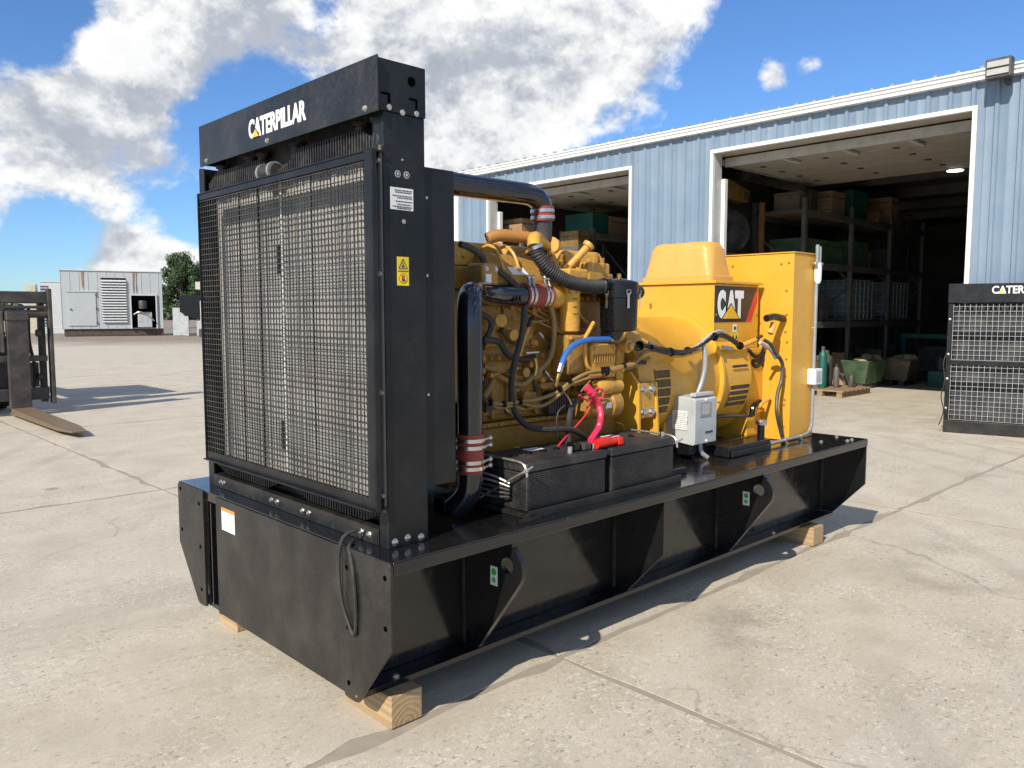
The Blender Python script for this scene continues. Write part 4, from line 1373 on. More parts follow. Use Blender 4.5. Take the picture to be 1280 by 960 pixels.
# yellow warning sign: hot surface over no-touch
MB().box(0.117, 0.162, PY - 0.0014, PY - 0.0003, 1.455, 1.545).build('warning_sign', 'label_yellow', rad)
MB().box(0.119, 0.160, PY - 0.002, PY - 0.0016, 1.4985, 1.5015).build('sign_line', 'ink', rad)
tri = MB()
for a, b_ in (((0.123, 1.508), (0.156, 1.508)), ((0.156, 1.508), (0.1395, 1.538)), ((0.1395, 1.538), (0.123, 1.508))):
    tri.bar((a[0], PY - 0.0018, a[1]), (b_[0], PY - 0.0018, b_[1]), 0.0006, 0.0026, Vector((b_[1] - a[1], 0, a[0] - b_[0])))
tri.box(0.134, 0.145, PY - 0.0021, PY - 0.0016, 1.512, 1.518)
tri.box(0.138, 0.141, PY - 0.0021, PY - 0.0016, 1.519, 1.527)
tri.build('warning_triangle', 'ink', rad)
MB().lathe([(0, 0.0165), (0.0005, 0.0165)], (0.1395, PY - 0.0015, 1.4775), (0, -1, 0), 20).build('ban_ring', 'label_red', rad)
MB().lathe([(0, 0.0140), (0.0004, 0.0140)], (0.1395, PY - 0.0021, 1.4775), (0, -1, 0), 20).build('ban_ring', 'label_yellow', rad)
MB().box(0.134, 0.145, PY - 0.0029, PY - 0.0026, 1.467, 1.480).box(0.1345, 0.137, PY - 0.0029, PY - 0.0026, 1.481, 1.487).box(0.1385, 0.1405, PY - 0.0029, PY - 0.0026, 1.481, 1.489).box(0.142, 0.144, PY - 0.0029, PY - 0.0026, 1.481, 1.487).build('hand_mark', 'ink', rad)
MB().bar((0.129, PY - 0.0031, 1.4875), (0.150, PY - 0.0031, 1.4675), 0.0005, 0.0025, (0.7, 0, 0.7)).build('ban_bar', 'label_red', rad)
# lettering on the cowl
me = text_mesh('CATERPILLAR', 'white_paint', 0.425, 0.070, bold=0.04)
o = put('lettering', me, rad)
frame_minus_x(o, (0.0395, 0.945, 2.018))
MB().prism([(0.912, 2.0175), (0.858, 2.0175), (0.885, 2.051)], 'x', 0.0367, 0.0385).build('logo_outline', 'decal_black', rad)
MB().prism([(0.908, 2.019), (0.862, 2.019), (0.885, 2.047)], 'x', 0.0352, 0.0366).build('logo_triangle', 'logo_yellow', rad)
# finned headers, top and bottom, each with two arched halves
def header(zb, hmax, up, name):
    m_ = MB()
    y = PY + 0.06
    while y < PYL - 0.06:
        t_ = (y - PY) / (PYL - PY)
        h_ = 0.5 if abs(t_ - 0.5) < 0.06 else 1.0
        edge_ = min(t_ % 0.5, 0.5 - t_ % 0.5) / 0.5
        h_ = hmax * (0.35 + 0.65 * min(1, max(0, (edge_ - 0.06) / 0.16)))
        z1 = zb + h_ * up
        m_.box(0.086, 0.136, y, y + 0.007, min(zb, z1), max(zb, z1))
        y += 0.0165
    m_.box(0.104, 0.137, PY + 0.03, PYL - 0.03, min(zb, zb + hmax * 0.55 * up), max(zb, zb + hmax * 0.55 * up))
    return m_.build(name, 'header_black', rad)


header(1.872, 0.082, 1, 'top_header')
header(0.742, 0.062, -1, 'bottom_header')
for y_ in (0.20, 0.30, 0.72, 0.98, 1.08, 1.34):
    MB().lathe([(0, 0.020), (0.05, 0.020), (0.051, 0.028), (0.062, 0.028)], (0.112, y_, 1.918), (0, 0, 1), 14).build('tube_neck', 'header_black', rad)
MB().lathe([(0, 0.026), (0.02, 0.033), (0.09, 0.033), (0.11, 0.026)], (0.088, 0.935, 1.895), (0, -1, 0), 18).build('coupling', 'rubber', rad)
for y_ in (0.93, 0.845):
    MB().lathe([(0, 0.036), (0.012, 0.036)], (0.088, y_, 1.895), (0, -1, 0), 18).build('coupling_clamp', 'conduit', rad)
MB().lathe([(0, 0.030), (0.014, 0.034), (0.02, 0.02)], (0.095, 0.165, 1.905), (-1, 0.2, 0), 18).build('end_boss', 'header_black', rad)
MB().box(0.070, 0.13, PY + 0.055, PYL - 0.055, T, T + 0.055).build('bottom_rail', 'front_black', rad, 0.003)
for y_ in (1.36, 1.33, 0.90, 0.855, 0.66, 0.615, 0.27, 0.225):
    bolt(rad, (0.070, y_, T + 0.028), (-1, 0, 0), 0.010, 'steel')
# core: corrugated fin columns between dark tube rows
cols = [(0.150, 0.312), (0.322, 0.520), (0.530, 0.655), (0.668, 0.870), (0.895, 1.068), (1.078, 1.235), (1.245, 1.455)]
for y0, y1 in cols:
    n = int((y1 - y0) / 0.0075)
    vs, fs = [], []
    for k in range(n + 1):
        yv = y0 + (y1 - y0) * k / n
        xv = 0.132 + (0.006 if k % 2 else 0.0)
        vs += [(xv, yv, 0.745), (xv, yv, 1.868)]
    for k in range(n):
        fs.append((2 * k, 2 * k + 2, 2 * k + 3, 2 * k + 1))
    MB().add(vs, fs).build('core_column', 'core_fins', rad, angle=1)
MB().box(0.124, 0.130, 0.872, 0.880, 0.75, 1.865).build('core_strip', 'white_label', rad)
for z_ in (1.52, 0.84):
    MB().box(0.118, 0.126, 0.882, 0.905, z_, z_ + 0.11).build('core_clip', 'plastic_black', rad)
# guard: rolled steel frame and woven wire
GX, GY0, GY1, GZ0, GZ1 = 0.016, 0.100, 1.385, 0.748, 1.862
MB().box(GX, 0.070, GY1 - 0.006, GY1, GZ0, GZ1).build('guard_frame', 'radiator_black', rad, 0.002)
MB().box(GX, 0.034, GY0, GY0 + 0.006, GZ0, GZ1).build('guard_frame', 'radiator_black', rad, 0.002)
MB().box(GX, GX + 0.004, GY0 + 0.0065, GY0 + 0.04, GZ0, GZ1).build('guard_frame', 'radiator_black', rad, 0.001)
MB().box(GX, 0.070, GY0 + 0.007, GY1 - 0.007, GZ1 - 0.005, GZ1).build('guard_frame', 'radiator_black', rad, 0.002)
MB().box(GX + 0.0045, GX + 0.008, GY0 + 0.041, GY1 - 0.007, GZ1 - 0.028, GZ1 - 0.0055).build('guard_frame', 'radiator_black', rad, 0.001)
MB().box(GX - 0.014, 0.070, GY0 + 0.007, GY1 - 0.007, GZ0, GZ0 + 0.006).build('guard_frame', 'radiator_black', rad, 0.002)
MB().box(GX + 0.0045, GX + 0.008, GY0 + 0.041, GY1 - 0.007, GZ0 + 0.0065, GZ0 + 0.035).build('guard_frame', 'radiator_black', rad, 0.001)
MB().box(0.0705, 0.0715, PY, PY + 0.018, GZ0 - 0.012, GZ1 + 0.02).build('guard_hinge', 'header_black', rad)
MB().lathe([(0, 0.006), (GZ1 - GZ0 + 0.03, 0.006)], (0.064, PY + 0.006, GZ0 - 0.012), (0, 0, 1), 10).build('guard_hinge', 'rack_grey', rad)
for z_ in (1.835, 1.49, 1.12, 0.79):
    bolt(rad, (0.058, PY + 0.008, z_), (-1, -0.5, 0), 0.007)
m_ = MB()
n = int((GY1 - GY0 - 0.02) / 0.0215)
for k in range(n + 1):
    yv = GY0 + 0.012 + k * (GY1 - GY0 - 0.024) / n
    m_.box(0.026, 0.0285, yv - 0.0016, yv + 0.0016, GZ0 + 0.006, GZ1 - 0.006)
n = int((GZ1 - GZ0 - 0.02) / 0.0215)
for k in range(n + 1):
    zv = GZ0 + 0.012 + k * (GZ1 - GZ0 - 0.024) / n
    m_.box(0.0232, 0.0258, GY0 + 0.007, GY1 - 0.007, zv - 0.0016, zv + 0.0016)
stuff(m_.build('wire_guard', 'wire_black', rad))
# fan shroud behind
MB().box(PX1 + 0.002, 0.362, PY + 0.012, PYL - 0.012, 0.79, 1.838).build('fan_shroud', 'radiator_black', rad, 0.003)
for z_ in (1.74, 1.49, 1.1):
    bolt(rad, (0.245, PY + 0.012, z_), (0, -1, 0), 0.004)
MB().lathe([(0, 0.50), (0.10, 0.50)], (0.362, AY, 1.28), (1, 0, 0), 40).build('shroud_ring', 'radiator_black', rad)

# ---------------------------------------------------------------- engine
blk = [(0.52, 0.90), (0.46, 0.93), (0.46, 1.16), (0.50, 1.20), (0.50, 1.42), (0.54, 1.46), (1.00, 1.46), (1.04, 1.40), (1.04, 1.2), (1.08, 1.16), (1.08, 0.93), (1.02, 0.90)]
eng = MB().prism(blk, 'x', 0.66, 1.74).build('engine', 'engine_yellow', gs, 0.012)
MB().prism([(0.50, 0.66), (0.47, 0.70), (0.47, 0.898), (1.05, 0.898), (1.05, 0.70), (1.02, 0.66)], 'x', 0.62, 1.66).build('oil_pan', 'engine_yellow', eng, 0.02)
MB().box(0.62, 1.70, 0.452, 1.07, 0.899, 0.918).build('pan_rail', 'engine_yellow', eng, 0.004)
for k in range(15):
    bolt(eng, (0.66 + k * 0.07, 0.452, 0.9085), (0, -1, 0), 0.007, 'engine_bright', 'pan_bolt')
# cylinder head and valve covers
MB().box(0.70, 1.72, 0.55, 0.98, 1.461, 1.56).build('cylinder_head', 'engine_yellow', eng, 0.01)
for k in range(3):
    x0 = 0.715 + k * 0.335
    vc = MB()
    z0, z1 = 1.561, 1.665
    ins = 0.035
    vs = [(x0, 0.56, z0), (x0 + 0.325, 0.56, z0), (x0 + 0.325, 0.96, z0), (x0, 0.96, z0), (x0 + ins, 0.60, z1), (x0 + 0.325 - ins, 0.60, z1), (x0 + 0.325 - ins, 0.92, z1), (x0 + ins, 0.92, z1)]
    vc.add(vs, [(0, 3, 2, 1), (4, 5, 6, 7), (0, 1, 5, 4), (1, 2, 6, 5), (2, 3, 7, 6), (3, 0, 4, 7)])
    vc.build('valve_cover', 'engine_bright', eng, 0.014)
    for q in (0.06, 0.265):
        bolt(eng, (x0 + q, 0.575, 1.60), (0, -1, 0.6), 0.009, 'engine_bright', 'cover_bolt')
# side plates, ribs and bosses on the block
for k, (x0, x1, z0, z1) in enumerate(((0.70, 0.90, 1.225, 1.40), (0.92, 1.10, 1.225, 1.40), (0.70, 0.86, 0.95, 1.12), (0.90, 1.08, 0.95, 1.12), (1.12, 1.30, 0.95, 1.10))):
    yv = 0.50 if z0 > 1.2 else 0.46
    MB().box(x0, x1, yv - 0.014, yv + 0.005, z0, z1).build('side_cover', 'engine_yellow', eng, 0.006)
    for bx in (x0 + 0.015, (x0 + x1) / 2, x1 - 0.015):
        for bz in (z0 + 0.014, z1 - 0.014):
            bolt(eng, (bx, yv - 0.014, bz), (0, -1, 0), 0.0065, 'engine_bright', 'cover_bolt')
for k in range(9):
    xx = 0.69 + k * 0.128
    MB().box(xx - 0.010, xx + 0.010, 0.437, 0.459, 0.935, 1.15).build('block_rib', 'engine_yellow', eng, 0.006)
rr = random.Random(4)
for k in range(26):
    xx, zz = rr.uniform(0.72, 1.6), rr.uniform(0.97, 1.42)
    yv = 0.46 if zz < 1.16 else 0.50
    MB().lathe([(0, rr.uniform(0.012, 0.026)), (rr.uniform(0.02, 0.05), rr.uniform(0.010, 0.018))], (xx, yv, zz), (0, -1, rr.uniform(-0.2, 0.3)), 12).build('boss', rr.choice(('engine_yellow', 'engine_yellow', 'engine_bright')), eng)
for k in range(46):
    xx = 0.70 + (k % 23) * 0.043
    zz = (1.185, 1.435)[k // 23]
    bolt(eng, (xx, 0.462 if zz < 1.3 else 0.502, zz), (0, -1, 0.25), 0.0075, 'engine_bright' if k % 3 else 'exhaust_rust', 'block_bolt')
for k in range(6):
    x0 = 0.86 + k * 0.05
    MB().tube([(1.22 + k * 0.012, 0.40, 1.275), (1.10 + k * 0.03, 0.455, 1.33 + 0.012 * k), (x0 + 0.12, 0.47, 1.39), (x0, 0.49, 1.455)], 0.0045, 6).build('injection_line', 'engine_yellow', eng)
for k in range(5):
    xx = 0.76 + k * 0.14
    MB().tube([(xx, 0.45, 0.97), (xx + 0.02, 0.43, 1.03), (xx + 0.01, 0.435, 1.10), (xx + 0.05, 0.45, 1.15)], 0.007, 7).build('drain_line', 'engine_yellow' if k % 2 else 'machine_dark', eng)
# castings, flanged unions and brackets crowding the block side
r5 = random.Random(9)
for k in range(18):
    xx, zz = 0.70 + (k % 6) * 0.085 + r5.uniform(-0.02, 0.02), 1.0 + (k // 6) * 0.14 + r5.uniform(-0.03, 0.03)
    yv = 0.455 if zz < 1.17 else 0.497
    kind = k % 3
    if kind == 0:
        rr_ = r5.uniform(0.022, 0.036)
        MB().lathe([(0, rr_), (0.012, rr_), (0.013, rr_ * 0.62), (0.045, rr_ * 0.58), (0.046, rr_ * 0.8), (0.058, rr_ * 0.8)], (xx, yv, zz), (0, -1, r5.uniform(-0.15, 0.15)), 14).build('flanged_union', r5.choice(('engine_yellow', 'engine_bright', 'machine_dark')), eng)
        for q in range(4):
            a_ = q * math.pi / 2 + 0.6
            bolt(eng, (xx + rr_ * 0.78 * math.cos(a_), yv - 0.012, zz + rr_ * 0.78 * math.sin(a_)), (0, -1, 0), 0.0055, 'bolt_zinc' if q == 1 else 'engine_bright', 'union_bolt')
    elif kind == 1:
        w_, h_ = r5.uniform(0.03, 0.06), r5.uniform(0.04, 0.09)
        MB().prism([(xx - w_ / 2, zz - h_ / 2), (xx + w_ / 2, zz - h_ / 2 + 0.01), (xx + w_ / 2 - 0.008, zz + h_ / 2), (xx - w_ / 2 + 0.006, zz + h_ / 2)], 'y', yv - r5.uniform(0.02, 0.045), yv).build('cast_bracket', r5.choice(('engine_yellow', 'engine_yellow', 'machine_dark')), eng, 0.004)
    else:
        MB().tube([(xx, yv, zz), (xx + 0.005, yv - 0.03, zz), (xx + 0.03, yv - 0.036, zz - 0.03), (xx + 0.07, yv - 0.03, zz - 0.05), (xx + 0.10, yv, zz - 0.045)], 0.0065, 7).build('oil_line', r5.choice(('machine_dark', 'engine_yellow', 'steel')), eng)
# black finned box added to stand for recess shade on the block
MB().box(1.12, 1.24, 0.405, 0.462, 0.93, 1.03).build('recess_shade_box', 'machine_dark', eng, 0.008)
for k in range(7):
    MB().box(1.128 + k * 0.0155, 1.134 + k * 0.0155, 0.398, 0.4045, 0.935, 1.025).build('recess_shade_fin', 'machine_dark', eng)
# front gear case
MB().prism([(0.48, 0.80), (0.44, 1.0), (0.46, 1.30), (0.56, 1.44), (0.98, 1.44), (1.06, 1.3), (1.08, 1.0), (1.04, 0.80)], 'x', 0.58, 0.655).build('front_cover', 'engine_yellow', eng, 0.015)
for a in range(10):
    an = 2 * math.pi * a / 10
    bolt(eng, (0.58, AY + 0.25 * math.cos(an), 1.13 + 0.25 * math.sin(an)), (-1, 0, 0), 0.009, 'engine_bright', 'cover_bolt')
MB().lathe([(0, 0.13), (0.03, 0.13), (0.03, 0.05), (0.10, 0.05)], (0.575, AY, 1.28), (-1, 0, 0), 24).build('fan_pulley', 'machine_dark', eng)
for k in range(7):
    an = 2 * math.pi * k / 7
    d_ = Vector((0, math.cos(an), math.sin(an)))
    t_ = Vector((0.03, -math.sin(an) * 0.05, math.cos(an) * 0.05))
    c0, c1 = Vector((0.43, AY, 1.28)) + d_ * 0.06, Vector((0.43, AY, 1.28)) + d_ * 0.47
    MB().add([c0 - t_, c0 + t_, c1 + t_ * 1.4, c1 - t_ * 1.4, c0 - t_ + Vector((0.004, 0, 0)), c0 + t_ + Vector((0.004, 0, 0)), c1 + t_ * 1.4 + Vector((0.004, 0, 0)), c1 - t_ * 1.4 + Vector((0.004, 0, 0))],
             [(0, 1, 2, 3), (7, 6, 5, 4), (0, 4, 5, 1), (1, 5, 6, 2), (2, 6, 7, 3), (3, 7, 4, 0)]).build('fan_blade', 'plastic_black', eng)

# upper left: regulator housing and inlet manifold with label
MB().prism([(0.40, 1.45), (0.40, 1.515), (0.50, 1.615), (0.548, 1.615), (0.548, 1.45)], 'x', 0.80, 1.16).build('inlet_manifold', 'engine_yellow', eng, 0.016)
for k in range(4):
    bolt(eng, (0.84 + k * 0.09, 0.40, 1.475), (0, -1, 0), 0.009, 'engine_bright', 'cover_bolt')
for x_ in (0.84, 0.93, 1.10):
    MB().tube([(x_, 0.56, 1.62), (x_ + 0.01, 0.50, 1.645), (x_ + 0.015, 0.45, 1.61), (x_ + 0.02, 0.42, 1.54)], 0.007, 7).build('injector_line', 'engine_bright', eng)
MB().add([(0.90, 0.412, 1.524), (0.99, 0.412, 1.524), (0.985, 0.442, 1.554), (0.895, 0.442, 1.554), (0.90, 0.4085, 1.5275), (0.99, 0.4085, 1.5275), (0.985, 0.4385, 1.5575), (0.895, 0.4385, 1.5575)], [(0, 1, 2, 3), (7, 6, 5, 4), (0, 4, 5, 1), (1, 5, 6, 2), (2, 6, 7, 3), (3, 7, 4, 0)]).build('plate_label', 'white_label', eng)
MB().box(0.70, 0.79, 0.37, 0.47, 1.44, 1.565).build('thermostat_housing', 'engine_yellow', eng, 0.015)
for x_, z_ in ((0.72, 1.46), (0.77, 1.46), (0.72, 1.54), (0.77, 1.54)):
    bolt(eng, (x_, 0.37, z_), (0, -1, 0), 0.008, 'bolt_zinc')
MB().box(0.715, 0.745, 0.368, 0.3695, 1.485, 1.52).build('plate_label', 'white_label', eng)

# black charge-air pipework on the near side
MB().tube([(0.49, 0.30, 0.64), (0.52, 0.262, 0.69), (0.53, 0.25, 0.76), (0.53, 0.25, 0.90), (0.53, 0.25, 1.15), (0.53, 0.25, 1.36), (0.555, 0.275, 1.425), (0.63, 0.34, 1.445), (0.75, 0.39, 1.443), (0.85, 0.405, 1.442), (0.985, 0.405, 1.442)], 0.0465, 22, 6).build('charge_air_pipe', 'pipe_black', eng)
MB().lathe([(0, 0.0505), (0.145, 0.0505)], (0.53, 0.25, 0.782), (0, 0, 1), 26).build('hose_sleeve', 'red_silicone', eng)
def clamp(o_, d_, r_, knob=None):
    c_ = MB().lathe([(0, r_), (0.0135, r_)], o_, d_, 28).build('hose_clamp', 'steel', eng)
    if knob:
        o_ = Vector(o_)
        k_ = Vector(knob)
        m_ = MB()
        m_.tube([o_ + Vector(d_) * 0.007 + k_ * (r_ * 0.75) + Vector((-0.012, -r_ * 0.62, 0)), o_ + Vector(d_) * 0.007 + k_ * (r_ + 0.022)], 0.006, 8)
        m_.blob(o_ + Vector(d_) * 0.007 + k_ * (r_ + 0.026), 0.0105, 10, 6)
        m_.build('clamp_screw', 'steel', eng)


for z_ in (0.795, 0.818, 0.872, 0.898):
    clamp((0.53, 0.25, z_), (0, 0, 1), 0.053, (0.93, -0.35, 0.02))
MB().lathe([(0, 0.0505), (0.155, 0.0505)], (0.945, 0.405, 1.442), (1, 0, 0), 26).build('hose_sleeve', 'red_silicone', eng)
for x_ in (0.953, 0.977, 1.048, 1.072):
    clamp((x_, 0.405, 1.442), (1, 0, 0), 0.053, (0, -0.35, 0.93))
MB().tube([(1.09, 0.405, 1.442), (1.14, 0.41, 1.44), (1.185, 0.44, 1.435), (1.20, 0.50, 1.43)], 0.048, 20).build('manifold_elbow', 'engine_bright', eng)
for k in range(3):
    MB().box(0.855 + k * 0.018, 0.862 + k * 0.018, 0.357, 0.361, 1.415, 1.44).build('pipe_rib', 'plastic_black', eng)
# high black pipe from the shroud to the turbo, with sleeve and down-bend
MB().tube([(0.36, 0.50, 1.872), (0.70, 0.50, 1.872), (0.98, 0.50, 1.874), (1.09, 0.50, 1.872), (1.145, 0.50, 1.852), (1.165, 0.50, 1.815)], 0.046, 22, 6).build('turbo_outlet_pipe', 'pipe_black', eng)
MB().lathe([(0, 0.0505), (0.062, 0.0505)], (1.165, 0.50, 1.83), (0.06, 0, -1), 26).build('hose_sleeve', 'red_silicone', eng)
for q in (0.012, 0.040):
    MB().lathe([(q, 0.053), (q + 0.014, 0.053)], (1.165, 0.50, 1.83), (0.06, 0, -1), 26).build('hose_clamp', 'steel', eng)
MB().tube([(1.168, 0.50, 1.78), (1.172, 0.51, 1.68), (1.172, 0.56, 1.60)], 0.041, 18).build('turbo_outlet', 'machine_dark', eng)
MB().lathe([(0, 0.05), (0.02, 0.10), (0.09, 0.115), (0.11, 0.07), (0.14, 0.07), (0.16, 0.10), (0.22, 0.09), (0.24, 0.05)], (1.14, 0.90, 1.60), (1, 0, 0), 26).build('turbocharger', 'exhaust_rust', eng)
# rusty return pipe and yellow breather elbow
MB().tube([(0.86, 0.52, 1.672), (0.90, 0.50, 1.688), (0.98, 0.47, 1.688), (1.06, 0.44, 1.68)], 0.026, 14).build('return_pipe', 'exhaust_rust', eng)
MB().tube([(1.20, 0.50, 1.66), (1.12, 0.47, 1.675), (1.06, 0.43, 1.682), (1.015, 0.40, 1.672), (1.0, 0.385, 1.64)], [0.024, 0.024, 0.028, 0.030, 0.030], 14).build('breather_elbow', 'engine_bright', eng)
MB().lathe([(0, 0.036), (0.03, 0.036), (0.035, 0.03)], (1.19, 0.47, 1.665), (0.9, 0.4, -0.1), 14).build('breather_flange', 'engine_bright', eng)
MB().tube([(0.999, 0.385, 1.648), (1.015, 0.375, 1.60), (1.07, 0.36, 1.545), (1.17, 0.345, 1.502), (1.28, 0.34, 1.487), (1.385, 0.34, 1.487)], 0.0295, 16, 10, ridge=(0.011, 0.004)).build('corrugated_hose', 'rubber', eng)
MB().lathe([(0, 0.034), (0.014, 0.034)], (1.0, 0.384, 1.645), (0.3, -0.2, -0.9), 20).build('hose_clamp', 'steel', eng)
MB().lathe([(0, 0.034), (0.012, 0.034)], (1.372, 0.34, 1.487), (1, 0, 0), 20).build('hose_clamp', 'steel', eng)
# crankcase breather canister
cx, cy = 1.475, 0.32
can = MB().lathe([(0, 0.05), (0.005, 0.078), (0.02, 0.083), (0.15, 0.086), (0.152, 0.093), (0.168, 0.093)], (cx, cy, 1.285), (0, 0, 1), 30).build('breather_canister', 'plastic_black', eng)
MB().lathe([(0, 0.088), (0.05, 0.088), (0.055, 0.08), (0.068, 0.03), (0.07, 0.012)], (cx, cy, 1.4535), (0, 0, 1), 30).build('canister_lid', 'plastic_black', eng)
MB().lathe([(0, 0.010), (0.018, 0.010), (0.022, 0.006)], (cx, cy, 1.5235), (0, 0, 1), 10).build('canister_knob', 'brass', eng)
MB().lathe([(0, 0.036), (0.04, 0.036)], (cx - 0.10, cy + 0.01, 1.487), (1, 0, 0), 18).build('inlet_spigot', 'plastic_black', eng)
for a in (-50, -115, -175, 10):
    dx, dy = math.cos(R(a)), math.sin(R(a))
    m_ = MB()
    m_.bar((cx + dx * 0.0945, cy + dy * 0.0945, 1.39), (cx + dx * 0.0945, cy + dy * 0.0945, 1.455), 0.010, 0.004, (dx, dy, 0))
    m_.tube([(cx + dx * 0.096 - dy * 0.007, cy + dy * 0.096 + dx * 0.007, 1.45), (cx + dx * 0.098 - dy * 0.009, cy + dy * 0.098 + dx * 0.009, 1.468), (cx + dx * 0.098 + dy * 0.009, cy + dy * 0.098 - dx * 0.009, 1.468), (cx + dx * 0.096 + dy * 0.007, cy + dy * 0.096 - dx * 0.007, 1.45)], 0.002, 6)
    m_.build('canister_clip', 'steel', eng)
for k, z_ in enumerate((1.486, 1.462)):
    o = MB().box(-0.019, 0.019, -0.001, 0.001, -0.008, 0.008).build('canister_label', 'label_red', eng)
    o.location = (cx + 0.092 * math.cos(R(-28)), cy + 0.092 * math.sin(R(-28)), z_)
    o.rotation_euler = (0, 0, R(62))
    o = MB().box(-0.017, 0.017, -0.0016, 0.0, -0.003, 0.003).build('canister_label', 'white_label', eng)
    o.location = (cx + 0.093 * math.cos(R(-28)), cy + 0.093 * math.sin(R(-28)), z_)
    o.rotation_euler = (0, 0, R(62))
MB().tube([(cx + 0.06, cy + 0.03, 1.475), (cx + 0.15, cy + 0.02, 1.472), (cx + 0.20, cy + 0.05, 1.462), (cx + 0.20, cy + 0.13, 1.455), (cx + 0.10, cy + 0.20, 1.45)], 0.030, 16).build('outlet_hose', 'rubber', eng)
MB().box(1.545, 1.60, 0.385, 0.41, 1.06, 1.47).build('canister_bracket', 'engine_bright', eng, 0.004)
MB().box(1.50, 1.60, 0.37, 0.384, 1.28, 1.44).build('canister_bracket', 'plastic_black', eng, 0.004)
# fuel filter
fx, fy = 1.235, 0.40
MB().lathe([(0, 0.030), (0.006, 0.044), (0.20, 0.046), (0.205, 0.05), (0.225, 0.05)], (fx, fy, 1.285), (0, 0, 1), 26).build('fuel_filter', 'engine_bright', eng)
MB().box(fx - 0.06, fx + 0.07, fy - 0.05, fy + 0.09, 1.512, 1.56).build('filter_head', 'engine_bright', eng, 0.012)
me = text_mesh('CAT', 'ink', 0.042, 0.020, bold=0.03)
o = put('lettering', me, eng)
o.rotation_euler = (R(90), 0, R(-28))
o.location = (fx - 0.040, fy - 0.0285, 1.452)
for k, (z_, w_) in enumerate(((1.43, 0.022), (1.395, 0.02), (1.365, 0.024))):
    o = MB().box(0, w_, -0.0007, 0.0007, -0.002, 0.002).build('filter_print', 'ink', eng)
    o.location = (fx - 0.022, fy - 0.0425, z_)
    o.rotation_euler = (0, 0, R(-10))
# oil filler, priming pump and small fittings along the top
MB().tube([(1.285, 0.47, 1.56), (1.33, 0.44, 1.615), (1.37, 0.42, 1.662)], 0.017, 12).build('oil_filler', 'engine_bright', eng)
MB().lathe([(0, 0.026), (0.018, 0.028), (0.022, 0.02)], (1.37, 0.42, 1.662), (0.5, -0.25, 0.65), 14).build('oil_filler_cap', 'engine_bright', eng)
MB().box(1.405, 1.56, 0.44, 0.54, 1.46, 1.60).build('actuator_cover', 'engine_bright', eng, 0.012)
for k in range(14):
    x_ = 1.14 + rr.uniform(0, 0.45)
    MB().lathe([(0, 0.012), (0.02, 0.012), (0.022, 0.008), (0.045, 0.008)], (x_, rr.uniform(0.44, 0.54), rr.uniform(1.55, 1.60)), (rr.uniform(-.3, .3), rr.uniform(-.6, 0), 1), 8).build('fitting', rr.choice(('engine_bright', 'engine_yellow', 'brass')), eng)
# injection pump and governor
MB().box(1.18, 1.32, 0.36, 0.465, 1.10, 1.275).build('pump_housing', 'engine_yellow', eng, 0.012)
MB().box(1.325, 1.50, 0.35, 0.465, 1.075, 1.23).build('governor', 'engine_bright', eng, 0.012)
for k in range(9):
    MB().box(1.34 + k * 0.017, 1.346 + k * 0.017, 0.343, 0.349, 1.15, 1.185).build('governor_fin', 'engine_yellow', eng)
for x_, z_ in ((1.345, 1.10), (1.41, 1.10), (1.48, 1.10), (1.345, 1.21), (1.48, 1.21), (1.20, 1.12), (1.30, 1.12), (1.20, 1.26), (1.30, 1.26)):
    bolt(eng, (x_, 0.35 if x_ > 1.32 else 0.36, z_), (0, -1, 0), 0.008, 'engine_bright', 'cover_bolt')
for x_ in (1.36, 1.385, 1.40):
    MB().tube([(x_, 0.35, 1.09), (x_ + 0.01, 0.325, 1.10), (x_ + 0.005, 0.32, 1.13)], 0.008, 7).build('connector', 'plastic_black', eng)
MB().lathe([(0, 0.05), (0.03, 0.052), (0.06, 0.035)], (1.46, 0.37, 1.29), (0, -1, -0.2), 18).build('shutoff_solenoid', 'plastic_black', eng)
MB().box(1.06, 1.62, 0.40, 0.462, 1.045, 1.07).build('shelf_flange', 'engine_yellow', eng, 0.004)
MB().lathe([(0, 0.03), (0.03, 0.03), (0.032, 0.018), (0.05, 0.018)], (1.56, 0.36, 1.215), (0.1, -1, 0), 14).build('sensor', 'engine_bright', eng)
# starter motor with solenoid
MB().lathe([(0, 0.045), (0.02, 0.058), (0.17, 0.058), (0.18, 0.068), (0.24, 0.068), (0.25, 0.045)], (1.26, 0.37, 0.955), (1, 0, 0), 24).build('starter_motor', 'engine_yellow', eng)
MB().lathe([(0, 0.03), (0.015, 0.036), (0.10, 0.036), (0.11, 0.03), (0.17, 0.03)], (1.345, 0.345, 1.035), (1, 0, 0), 20).build('starter_solenoid', 'engine_bright', eng)
MB().box(1.385, 1.42, 0.308, 0.3115, 0.945, 0.97).build('starter_plate', 'grey_box', eng)
for k in range(6):
    MB().lathe([(0, 0.008), (0.03, 0.006)], (1.345, 0.345 + 0.02 * math.cos(k), 1.035 + 0.02 * math.sin(k)), (-1, 0, 0), 8).build('terminal', 'brass', eng)
